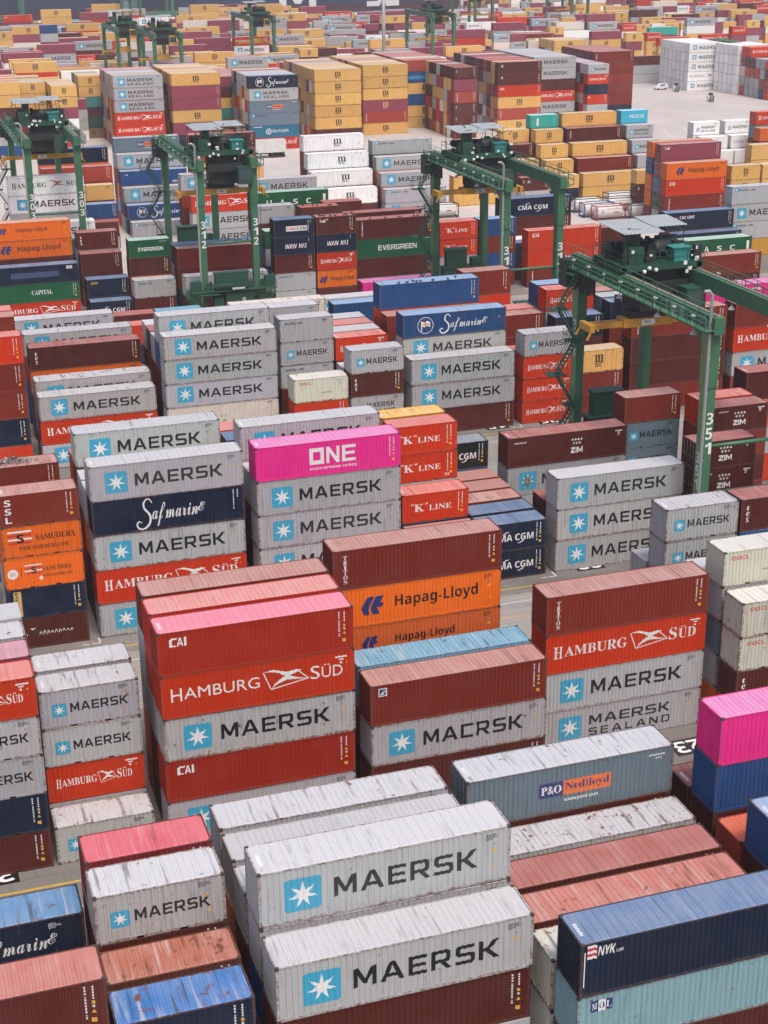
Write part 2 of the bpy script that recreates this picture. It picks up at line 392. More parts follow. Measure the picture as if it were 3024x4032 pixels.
def star_logo(x, z, s, sq='star'):
    """rounded blue square with a seven-pointed white star cut into it"""
    k = s*.06; sq_ = [(x+k,z),(x+s-k,z),(x+s,z+k),(x+s,z+s-k),(x+s-k,z+s),(x+k,z+s),(x,z+s-k),(x,z+k)]
    st = star_pts(x+s/2, z+s*.49, s*.415, s*.15)
    return [(loops_poly([sq_, st]), sq), (loops_poly([st]), 'white')]
FLAG = [(.0,.93),(.22,1.0),(.52,.80),(.73,.86),(.86,.80),(.585,.61),(.48,.60),(.35,.80),(.18,.90)], [(.16,.05),(.26,.32),(.42,.56),(.55,.62),(.75,.46),(1.0,.34),(.79,.37),(.51,.42),(.30,.26)]
def flag_logo(x, z, w, h, m='white', m2=None):
    t = lambda pts: [(x+p[0]*w, z+p[1]*h) for p in pts]
    o = [(loops_poly([t(FLAG[0])]), m), (loops_poly([t(FLAG[1])]), m2 or m)]
    if m == 'white':
        k = .012*w; 
        for a, b in (((.0,.93),(.16,.05)), ((.73,.86),(1.0,.34)), ((.16,.05),(1.0,.34))):
            dx, dz = (b[0]-a[0])*w, (b[1]-a[1])*h; L_ = math.hypot(dx, dz); nx, nz = -dz/L_*k, dx/L_*k; A = (x+a[0]*w, z+a[1]*h)
            o.append(([(A[0]+nx*1,A[1]+nz*1),(A[0]-nx,A[1]-nz),(A[0]+dx-nx,A[1]+dz-nz),(A[0]+dx+nx,A[1]+dz+nz)], [(0,1,2,3)], 'thin'))
            o[-1] = ((o[-1][0], o[-1][1]), 'white2')
    return o
def stroke(pts, w_, n=5):
    """smooth brush stroke through points, thinner at its ends"""
    P = [pts[0]]+list(pts)+[pts[-1]]; c = []
    for i in range(1, len(P)-2):
        for q in range(n):
            t = q/n; c.append(tuple(.5*((2*P[i][k])+(P[i+1][k]-P[i-1][k])*t+(2*P[i-1][k]-5*P[i][k]+4*P[i+1][k]-P[i+2][k])*t*t+(3*P[i][k]-P[i-1][k]-3*P[i+1][k]+P[i+2][k])*t**3) for k in (0, 1)))
    c.append(pts[-1]); m_ = len(c); V = []
    for i, p in enumerate(c):
        a_, b_ = c[max(0, i-1)], c[min(m_-1, i+1)]; d = Vector((b_[0]-a_[0], b_[1]-a_[1])); d.normalize(); k = w_/2*(.45+.55*math.sin(math.pi*min(1, max(0, i/(m_-1)))))
        V += [(p[0]-d.y*k, p[1]+d.x*k), (p[0]+d.y*k, p[1]-d.x*k)]
    return V, [(2*i, 2*i+1, 2*i+3, 2*i+2) for i in range(m_-1)]
BIGS = ((.86,.86),(.70,1.0),(.52,.97),(.40,.84),(.45,.68),(.62,.55),(.74,.40),(.70,.20),(.50,.05),(.26,.0),(.07,.06),(.0,.17),(.10,.27),(.26,.22))
def vtext(t, x, ztop, h, step, style, m, w=None):
    return [(fit(text_poly(ch, style), x, ztop-h-i*step, w, h), m) for i, ch in enumerate(t)]
def arc(cx, cz, r, a0, a1, t0, n=10):
    p, q = [], []
    for i in range(n+1):
        f = i/n; a = R_(a0+(a1-a0)*f); t = t0*math.sin(math.pi*min(max(f, .04), .98))**.7
        p.append((cx+(r+t/2)*math.cos(a), cz+(r+t/2)*math.sin(a)*.55)); q.append((cx+(r-t/2)*math.cos(a), cz+(r-t/2)*math.sin(a)*.55))
    n1 = n+1
    return p+q, [(i, i+1, n1+i+1, n1+i) for i in range(n)]
def codes(L, H, dark):
    """owner code, size code and warning labels near the upper right corner"""
    o = []; r = random.Random(int(L*10)+dark)
    if dark:
        for k, (z, ww) in enumerate(((.875, .52), (.835, .60), (.795, .34))):
            t = ''.join(r.choice('MRKU0123456789') for _ in range(4 if k != 1 else 7))
            o.append((fit(text_poly(t, 'sb', 1), L-1.25, H*z, ww, .095), 'black'))
        o.append((poly([(L-.98, H*.58), (L-.72, H*.58), (L-.85, H*.66)]), 'yellow')); o.append((rect(L-.9, H*.70, .11, .13), 'grey'))
        o.append((rect(L-.85, H*.27, .13, .13), 'yellow')); o.append((rect(L-.9, H*.22, .09, .03), 'grey'))
    else:
        for k in range(11): o.append((rect(L-.95, H*.87-k*.155, .075, .11 if k not in (3, 9) else .0001+.05), 'white'))
        for k in range(5): o.append((rect(L-.62, H*.87-k*.14, .075, .10), 'white'))
        o.append((rect(L-.66, H*.56, .14, .16), 'yellow')); o.append((rect(L-.64, H*.49, .10, .12), 'white'))
        o.append((poly([(L-.70, H*.38), (L-.48, H*.38), (L-.59, H*.45)]), 'yellow')); o.append((rect(L-.72, H*.2, .22, .22), 'yellow'))
    return o
def hs_top(L, H):
    return [(rect(L-1.25 if L > 8 else L-1.15, H*.84, .75, .10), 'white'), (rect(L-1.0, H*.78, .3, .09), 'white'), (rect(L-.95, H*.70, .13, .13), 'white'), (rect(L-.55, H*.7, .1, .1), 'yellow')]
def des(key, L, H):
    """list of (polygons, material) for one kind of lettering on a side L long and H high; x along the side, z up"""
    o = []; b = 'sb'; big = L > 8
    T = lambda t, st, fx, fz, fw, fh, m, **k: o.append((fit(text_poly(t, st), fx*L, fz*H, fw*L if fw else None, fh*H if fh else None, **k), m))
    B = lambda t, fx, fz, fw, fh, m='black', gap=.2: o.append((fit(block_text(t, gap), fx*L, fz*H, fw*L, fh*H), m))
    if key in ('m40', 'm40p', 'm40x', 'm40r', 'm40n', 'ms40', 'm20', 'ms20', 'm20r', 'ms20r'):
        two = key.startswith('ms'); ref = key.endswith('r')
        if key == 'm40n': B('MAERSK', .23, .38, .58, .33)
        else:
            s = (.142*L if big else .145*L) * (.8 if ref else 1); z = (.20 if big else .30)*H
            o += star_logo(.10*L if big else .118*L, z if not ref else .3*H, s, 'blue2' if ref else 'star')
            if key == 'm40x': o.append((poly([(.135*L,.32*H),(.19*L,.30*H),(.2*L,.58*H),(.15*L,.66*H)]), 'grey'))
            fx, fw = (.29, .575) if big else (.30, .585)
            if two: B('MAERSK', fx, .50, fw*.9, .25 if big else .2); B('SEALAND', fx, .20 if big else .24, fw*.9, .2 if big else .16, 'black', .38)
            else: B('MAERSK', fx, .335 if big else .385, fw, .355 if big else .235)
            if key == 'm40p': o.append((rect(.52*L, .44*H, .075*L, .17*H), 'pad'))
        o += codes(L, H, True)
    elif key in ('ml40', 'ml20'):
        s = .055*L if big else .06*L; o += star_logo(.045*L, .72*H, s if big else s*.9, 'star'); B('MAERSK', .10, .75, .155 if big else .2, .10); B('LINE', .275 if big else .32, .75, .085 if big else .11, .10); o += codes(L, H, True)
    elif key in ('hs40', 'hs40f', 'hs20', 'hsw', 'hsr', 'hsr20'):
        wcol = key in ('hsw', 'hsr', 'hsr20'); m = ('black' if key == 'hsw' else 'grey') if wcol else 'white'; z, h = (.42, .26); fs = 'rg' if key == 'hs40f' else 'se'
        q = (.05, .055, .115, .385, .52, .235, .48, .765, .05, .825, .11) if big else (.09, .05, .145, .36, .515, .195, .34, .715, .045, .768, .10)
        if not big: z, h = .41, .20
        T('H', fs, q[0], z-.03, q[1], h+.05, m); T('AMBURG', fs, q[2], z, q[3], h, m)
        o += flag_logo(q[4]*L, (z+h/2-q[6]/2)*H, q[5]*L, q[6]*H, m if not wcol else 'dred', None)
        T('S', fs, q[7], z, q[8], h+.05, m); T('UD', fs, q[9], z, q[10], h, m)
        for dx in (.12, .28): o.append((rect((q[9]+dx*q[10])*L, (z+h+.03)*H, .09*q[10]*L, .03*H), m))
        if not wcol: o += hs_top(L, H)
        else: o += codes(L, H, True)
    elif key in ('msc40', 'msc20', 'mscy', 'mscw'):
        m = 'ochre' if key == 'mscy' else 'black'; c = .5 if key != 'mscw' else .56
        w_ = (.135 if big else .175)*L; x = c*L-w_/2; mh, sh = (.33, .19) if key != 'mscw' else (.29, .16)
        o.append((fit(text_poly('m', 'se'), x, .47*H, w_, mh*H), m)); o.append((rect(x-.1*w_, .450*H, w_*1.2, .02*H), m)); o.append((fit(text_poly('SC', b), x+.06*w_, (.43-sh)*H, w_*.88, sh*H), m))
        for k in range(9): o.append((rect(.045*L if big else .08*L, .78*H-k*.18, .06, .12), 'grey' if key != 'mscy' else 'ochre'))
        if key == 'mscw': o += [(rect(.91*L, .45*H-k*.28, .2, .2), 'yellow') for k in range(2)]
    elif key == 'saf40': o.append((stroke([((.285+.12*p[0])*L, (.06+.86*p[1])*H) for p in BIGS], .17), 'white')); T('afmarin', 'sc', .385, .10, .30, .68, 'white'); T('E', 'sc', .685, .40, .05, .26, 'white'); o += codes(L, H, False)[:16]
    elif key == 'saf40f':
        o.append((stroke([((.355+.115*p[0])*L, (.10+.80*p[1])*H) for p in BIGS], .17), 'white')); T('afmarin', 'sc', .455, .14, .30, .58, 'white'); T('E', 'sc', .76, .40, .055, .26, 'white')
        cx, cz = .215*L, .5*H; o.append((disc(cx, cz, .36*H, .335*H), 'white')); fl = [(-.20,.2),(-.04,.14),(.08,.2),(.22,.13),(.22,-.08),(.08,-.02),(-.04,-.08),(-.16,-.03),(-.16,-.26),(-.20,-.26)]
        o.append((poly([(cx+p[0]*H, cz+p[1]*H) for p in fl]), 'white')); o.append((poly([(cx-.02*H,cz+.14*H),(cx+.03*H,cz+.16*H),(cx+.03*H,cz-.04*H),(cx-.02*H,cz-.06*H)]), 'orange2')); o.append((poly([(cx-.14*H,cz+.07*H),(cx+.2*H,cz+.055*H),(cx+.2*H,cz+.01*H),(cx-.14*H,cz+.03*H)]), 'orange2'))
        o += codes(L, H, True)[3:4]
    elif key == 'saf20': o.append((stroke([((.05+.17*p[0])*L, (.18+.68*p[1])*H) for p in BIGS], .1), 'white')); T('afmarin', 'sc', .22, .22, .48, .5, 'white'); T('E', 'sc', .7, .45, .08, .22, 'white'); [o.append((fit(text_poly(t, b, 1), .72*L, z*H, ww, .085), 'white')) for t, z, ww in (('MRKU', .86, .35), ('580 5092', .82, .6), ('22G1', .78, .32))]
    elif key in ('cai', 'dal'): 
        if key == 'cai': o.append((poly([(.06*L,.66*H),(.06*L,.83*H),(.075*L,.86*H),(.10*L,.86*H),(.10*L,.82*H),(.08*L,.82*H),(.075*L,.8*H),(.075*L,.7*H),(.08*L,.69*H),(.095*L,.69*H),(.09*L,.66*H)]), 'white')); o.append((fit(text_poly('A', b), .098*L, .66*H, .032*L, .2*H), 'white')); o.append((rect(.134*L, .66*H, .012*L, .2*H), 'white'))
        else: T('DAL', b, .05, .62, .10, .2, 'white')
        o += codes(L, H, False)
    elif key in ('triton', 'tritons'): o += vtext('TRITON', .06*L if big else .1*L, .86*H, .105*H, .122*H, 'se', 'white', .3 if big else .3); o += codes(L, H, False)
    elif key in ('tex', 'tex40'): o += vtext('tex', .075*L if not big else .05*L, .80*H, .14*H, .185*H, 'se', 'white', .3); o += codes(L, H, False)
    elif key == 'ssl': o += vtext('SSL', .07*L, .86*H, .2*H, .27*H, b, 'white', .5); o += codes(L, H, False)
    elif key in ('hl40', 'hl40b', 'hl20'):
        k = .72 if key == 'hl40b' else 1; m = 'black'; x0 = .16 if big else .06
        lg = [(0,.42),(.22,.42),(.0+.12,.72),(.30,1.0),(.62,1.0),(.44,.70),(.36,.62),(.62,1.0),(1.0,1.0),(.84,.66),(.72,.60),(1.0,.56),(.92,.40),(.70,.40),(.86,.0),(.60,.0),(.48,.30),(.40,.0),(.10,.0)]
        for pts in ([(0,.40),(.30,1),(.60,1),(.44,.66),(.34,.34),(.36,0),(.14,0)], [(.48,.60),(.66,1),(1,1),(.84,.62),(1,.60),(.92,.38),(.70,.38),(.80,0),(.50,0),(.42,.32)]):
            o.append((poly([(x0*L+p[0]*.135*k*L*(1 if big else 1.5), (.28+.36*(1-k))*H+p[1]*.46*k*H*(1 if big else .8)) for p in pts]), 'dblue'))
        T('Hapag-Lloyd', b, .36 if big else .33, .33 if k == 1 else .42, .5*k if big else .6, .38*k if big else .3, m); o += codes(L, H, True)[3:] if False else codes(L, H, True)
    elif key == 'one':
        z, h = .34, .48
        o.append((fit(cached('bigO', lambda: loops_poly([[(0,0),(0,1),(1,1),(1,0)], [(.24,.24),(.76,.24),(.76,.76),(.24,.76)]])), .365*L, z*H, .10*L, h*H), 'white')); o.append((fit(block_text('N'), .482*L, z*H, .09*L, h*H), 'white')); o.append((fit(block_text('E'), .59*L, z*H, .095*L, h*H), 'white'))
        T('OCEAN NETWORK EXPRESS', b, .365, .18, .33, .07, 'white'); o += codes(L, H, False)
    elif key in ('kline', 'kline2'):
        T('"', 'se', .13, .60, .04, .07, 'white'); T('K', 'se', .18, .38, .15, .26, 'white'); T('"', 'se', .345, .60, .04, .07, 'white'); T('LINE', 'se', .40, .38, .34, .19, 'white'); o += codes(L, H, False)
        if key == 'kline2': T('TIR', b, .8, .12, .08, .09, 'white')
    elif key in ('zim40', 'zim20', 'zimend'):
        c = .575 if big else .5; w_ = .10*L if big else .22*L; x = c*L-w_/2
        o.append((fit(block_text('ZIM' if False else 'IM', .12), x+w_*.40, .26*H, w_*.6, .2*H), 'white')); o.append((poly([(x,.26*H),(x,.32*H),(x+.2*w_,.41*H),(x,.41*H),(x,.46*H),(x+.36*w_,.46*H),(x+.36*w_,.41*H),(x+.14*w_,.31*H),(x+.36*w_,.31*H),(x+.36*w_,.26*H)]), 'white'))
        for r in range(2):
            for i in range(4-r): o.append((poly(star_pts(x+w_*(.12+.25*i+.12*r), (.72-.125*r)*H, .16, .06, 6)), 'white'))
        T('WWW.ZIM.COM', b, .05 if big else .12, .78, .10 if big else .17, .055, 'white'); o += hs_top(L, H)[:3]
    elif key in ('cma', 'cma40', 'cmabox'):
        if key == 'cmabox':
            o.append((rect(.3*L, .34*H, .52*L, .28*H), 'white')); o.append((fit(text_poly('CMA', b), .32*L, .40*H, .22*L, .16*H), 'red2')); o.append((fit(text_poly('CGM', b), .56*L, .40*H, .24*L, .16*H), 'black2')); o += codes(L, H, False)[:14]
        else:
            fx, fw = (.24, .42) if big else (.18, .62)
            T('CMA CGM', b, fx, .36, fw, .24, 'white'); o.append((arc((fx+fw*.42)*L, .55*H, fw*.18*L, 95, 168, .16), 'white')); o.append((arc((fx+fw*.58)*L, .40*H, fw*.18*L, 275, 350, .16), 'white')); o += codes(L, H, False)
    elif key in ('ever20', 'ever40'): B('EVERGREEN', .28 if big else .22, .38, .5 if big else .6, .26 if big else .2, 'white', .1); o += [(rect(L-1.6+i*.16, H*.86, .1, .07), 'white') for i in range(7)]
    elif key == 'uasc': [o.append((fit(text_poly(ch, b), (.2+.17*i)*L, .32*H, .065*L, .28*H), 'white')) for i, ch in enumerate('UASC')]; o.append((rect(.47*L, .17*H, .07*L, .05*H), 'white')); o.append((rect(.93*L, .28*H, .035*L, .5*H), 'white'))
    elif key == 'wanhai': T('WAN', 'si', .27, .38, .28, .25, 'white'); T('HAI', 'si', .6, .38, .2, .25, 'white'); o.append((fit(text_poly('A', 'si'), .405*L, .385*H, .055*L, .19*H), 'red2')); o.append((fit(text_poly('A', 'si'), .695*L, .385*H, .05*L, .19*H), 'red2')); o += codes(L, H, False)[:3]
    elif key in ('sam', 'sam2'):
        d = 0 if key == 'sam' else .18; s = 1 if key == 'sam' else .75
        fx = .07+d*1.0; [o.append((rect(fx*L, (.44+.12*i*s)*H, .30*s*L, .055*s*H), 'red' if i % 2 == 0 else 'white')) for i in range(4)]; o.append((fit(text_poly('S', b), (fx+.11*s)*L, .47*H, .09*s*L, .28*s*H), 'black2'))
        T('SAMUDERA', 'se', .42 if not d else .48, .50, .50 if not d else .37, .19*s, 'black'); T('WWW.SAMUDERA.COM', 'se', .2 if not d else .48, .22 if not d else .30, .62 if not d else .37, .13*s, 'black')
        if d: o.append((disc(.1*L, .5*H, .16*H), 'white')); o.append((fit(text_poly('50', b), .065*L, .44*H, .07*L, .12*H), 'ochre2')); o.append((rect(.205*L, .4*H, .008*L, .28*H), 'black')); o.append((poly([(.42*L,.28*H),(.45*L,.36*H),(.48*L,.28*H),(.45*L,.2*H)]), 'white'))
    elif key == 'raff': o.append((rect(.07*L, .1*H, .1*L, .82*H), 'ochre')); o += vtext('RAFFLES', .09*L, .9*H, .085*H, .112*H, b, 'black2', .26); o += codes(L, H, False)
    elif key == 'pono':
        o.append((rect(.34*L, .36*H, .12*L, .31*H), 'dblue')); o.append((rect(.46*L, .36*H, .232*L, .31*H), 'orange'))
        o.append((fit(text_poly('P&O', 'se'), .352*L, .43*H, .098*L, .17*H), 'white2')); o.append((fit(text_poly('Nedlloyd', 'se'), .468*L, .42*H, .215*L, .20*H), 'dblue2')); T('www.ponl.com', b, .465, .2, .165, .10, 'white'); o += [(rect(L-1.5+i*.14, H*.84, .1, .1), 'white') for i in range(7)]; o += [(rect(L-1.1+i*.14, H*.77, .1, .08), 'white') for i in range(3)]
    elif key == 'nyk':
        [o.append((poly([(.028*L+.0*i, (.70+.05*i)*H), (.028*L+.25, (.715+.05*i)*H), (.028*L+.45, (.70+.05*i)*H), (.028*L+.45, (.75+.05*i)*H), (.028*L+.25, (.765+.05*i)*H), (.028*L, (.75+.05*i)*H)]), 'white' if i % 2 == 0 else 'red')) for i in range(5)]
        T('NYK', 'si', .07, .74, .072, .17, 'white'); T('LINE', 'si', .145, .74, .03, .055, 'white'); o.append((rect(.015*L, .2*H, .05, 1.9), 'white'))
    elif key == 'mol':
        for i, ch in enumerate('MOL'):
            o.append((rect((.055+.03*i)*L, .68*H, .03*L, .21*H), 'white' if i == 1 else 'dblue3')); o.append((fit(text_poly(ch, 'se'), (.059+.03*i)*L, .725*H, .022*L, .12*H), 'dblue2' if i == 1 else 'white2'))
    elif key == 'oocl': T('OOCL', b, .1, .74, .22, .12, 'red'); o.append((rect(.78*L, .82*H, .13*L, .03*H), 'grey')); o.append((rect(.84*L, .68*H, .03*L, .07*H), 'grey')); o.append((rect(.5*L, .35*H, .2*L, .04*H), 'grey'))
    elif key == 'capital': T('CAPITAL', 'se', .44, .42, .24, .24, 'white'); o += codes(L, H, False)
    elif key == 'fade': o.append((rect(.22*L, .36*H, .55*L, .3*H), 'fade')); o += [(rect(.86*L, (.86-.06*i)*H, .07*L, .04*H), 'white') for i in range(3)]
    elif key == 'hyu': o.append((rect(.05*L, .72*H, .06, .2), 'white')); o.append((rect(.08*L, .72*H, .3, .2), 'white')); T('NDAI', b, .78, .1, .12, .14, 'white')
    elif key == 'seaco': T('seaco', b, .1, .74, .16, .12, 'ochre'); o += codes(L, H, False)
    elif key == 'cronos': T('CRONOS', 'se', .42, .2, .38, .22, 'white'); o += [(disc((.48+.04*i)*L, (.56+.1*(i % 2))*H, .13), 'white') for i in range(4)]
    elif key == 'hanjin': o.append((disc(.37*L, .5*H, .24*H, .17*H), 'white')); o.append((disc(.37*L, .5*H, .08*H), 'white')); T('HANJIN', 'se', .44, .38, .34, .26, 'white'); o.append((rect(.06*L, .85*H, .18*L, .05*H), 'white'))
    elif key == 'fesco': T('FESCO', 'si', .3, .42, .55, .24, 'white')
    elif key == 'cnc': T('CNC LINE', 'si', .19, .62, .22, .17, 'white'); o.append((poly([(.12*L,.7*H),(.145*L,.78*H),(.17*L,.7*H),(.145*L,.62*H)]), 'red2')); o += codes(L, H, False)
    elif key == 'gold': T('GOLD', b, .3, .66, .3, .12, 'white')
    elif key == 'ues': o += vtext('UES', .1*L, .86*H, .2*H, .27*H, 'si', 'white', .5)
    elif key == 'flor': o.append((rect(.045*L, .72*H, .085*L*.55, .2*H), 'white')); o.append((rect(.051*L, .742*H, .067*L*.5, .155*H), 'dblue3')); o.append((poly([(.054*L,.75*H),(.064*L,.83*H),(.082*L,.86*H),(.082*L,.83*H),(.07*L,.81*H),(.078*L,.78*H)]), 'white2')); o += codes(L, H, False)
    elif key in ('lacen', 'lacen40'): o.append((rect(.1*L if not big else .06*L, .70*H, .08, .2*H), 'white')); o.append((rect(.135*L if not big else .085*L, .70*H, .6, .09*H), 'white')); o.append((poly([(.12*L if not big else .085*L, .81*H), (.3*L if not big else .15*L, .90*H), (.3*L if not big else .15*L, .81*H)]), 'ochre')); o += codes(L, H, False)
    elif key == 'zz': T('Z', b, .06, .6, .05, .18, 'white'); o += codes(L, H, False)
    elif key == 'hmm': T('HMM', 'si', .5, .33, .3, .25, 'white'); o += codes(L, H, False)
    elif key in ('wl', 'wl20'):
        rw_ = random.Random(9)
        for i in range(9): o.append((stroke([((.36+.05*i)*L, (.40+.05*rw_.random())*H), ((.375+.05*i)*L, (.50+.05*rw_.random())*H), ((.395+.05*i)*L, .43*H)], .06), 'white'))
        o.append((poly([(.24*L,.66*H),(.28*L,.60*H),(.32*L,.68*H),(.28*L,.66*H)]), 'white')); o.append((rect(.2*L, .42*H, .04, .2), 'white'))
    elif key == 'mark': T('O', b, .47, .42, .02, .12, 'grey'); T('O', b, .51, .42, .02, .12, 'grey'); o.append((rect(.49*L, .22*H, .03*L, .1*H), 'grey')); o += codes(L, H, True)
    elif key == 'wv': o.append((rect(.22*L, .2*H, .07*L, .55*H), 'white')); o += codes(L, H, False)[:10]
    elif key == 'patch': o.append((rect(.12*L, .3*H, .64*L, .32*H), 'lblue')); o += codes(L, H, False)[:12]
    elif key == 'dark': o += codes(L, H, True)
    else: o += codes(L, H, False)
    return o
LAYER = {'white2': 'white', 'black2': 'black', 'black3': 'black', 'red2': 'red', 'orange2': 'orange', 'dblue2': 'dblue', 'dblue3': 'dblue', 'ochre2': 'ochre', 'pad': 'pad'}
MATS = ['black', 'white', 'star', 'red', 'dred', 'orange', 'yellow', 'dblue', 'ochre', 'fade', 'dgreen', 'lblue', 'grey', 'blue2', 'pad']
M['pad'] = letter('patched_panel', (.40, .42, .44))
def m_letter(key, L, H):
    """lettering mesh: cut at each bend of the corrugation, 4 mm proud of the paint (a second layer 7 mm)"""
    def f():
        br = breaks(L); big = bmesh.new()
        for (V, F), m in des(key, L, H):
            mi = MATS.index(LAYER.get(m, m)); bm = bmesh.new(); vs = [bm.verts.new((p[0], 0, p[1])) for p in V]
            for q in F:
                try: bm.faces.new([vs[i] for i in q])
                except ValueError: pass
            x0, x1 = min(p[0] for p in V), max(p[0] for p in V)
            for x, d in br:
                if x0 < x < x1:
                    bmesh.ops.bisect_plane(bm, geom=bm.verts[:]+bm.edges[:]+bm.faces[:], plane_co=(x, 0, 0), plane_no=(1, 0, 0), dist=1e-5)
            off = 0.010 if m.endswith('2') and m != 'blue2' or m == 'pad' else 0.0075 if m.endswith('3') else 0.005
            for v in bm.verts: v.co.y = depth_at(v.co.x, br)-off
            bm.normal_update()
            for fc in bm.faces:
                if fc.normal.y > 0: fc.normal_flip()
                fc.material_index = mi
            t = bpy.data.meshes.new('t'); bm.to_mesh(t); bm.free(); n0 = len(big.faces); big.from_mesh(t); bpy.data.meshes.remove(t)
            big.faces.ensure_lookup_table()
            for i in range(n0, len(big.faces)): big.faces[i].material_index = mi
        return mesh_of(big, 'lettering', [M[k] for k in MATS])
    return cached(('let', key, L, H), f)
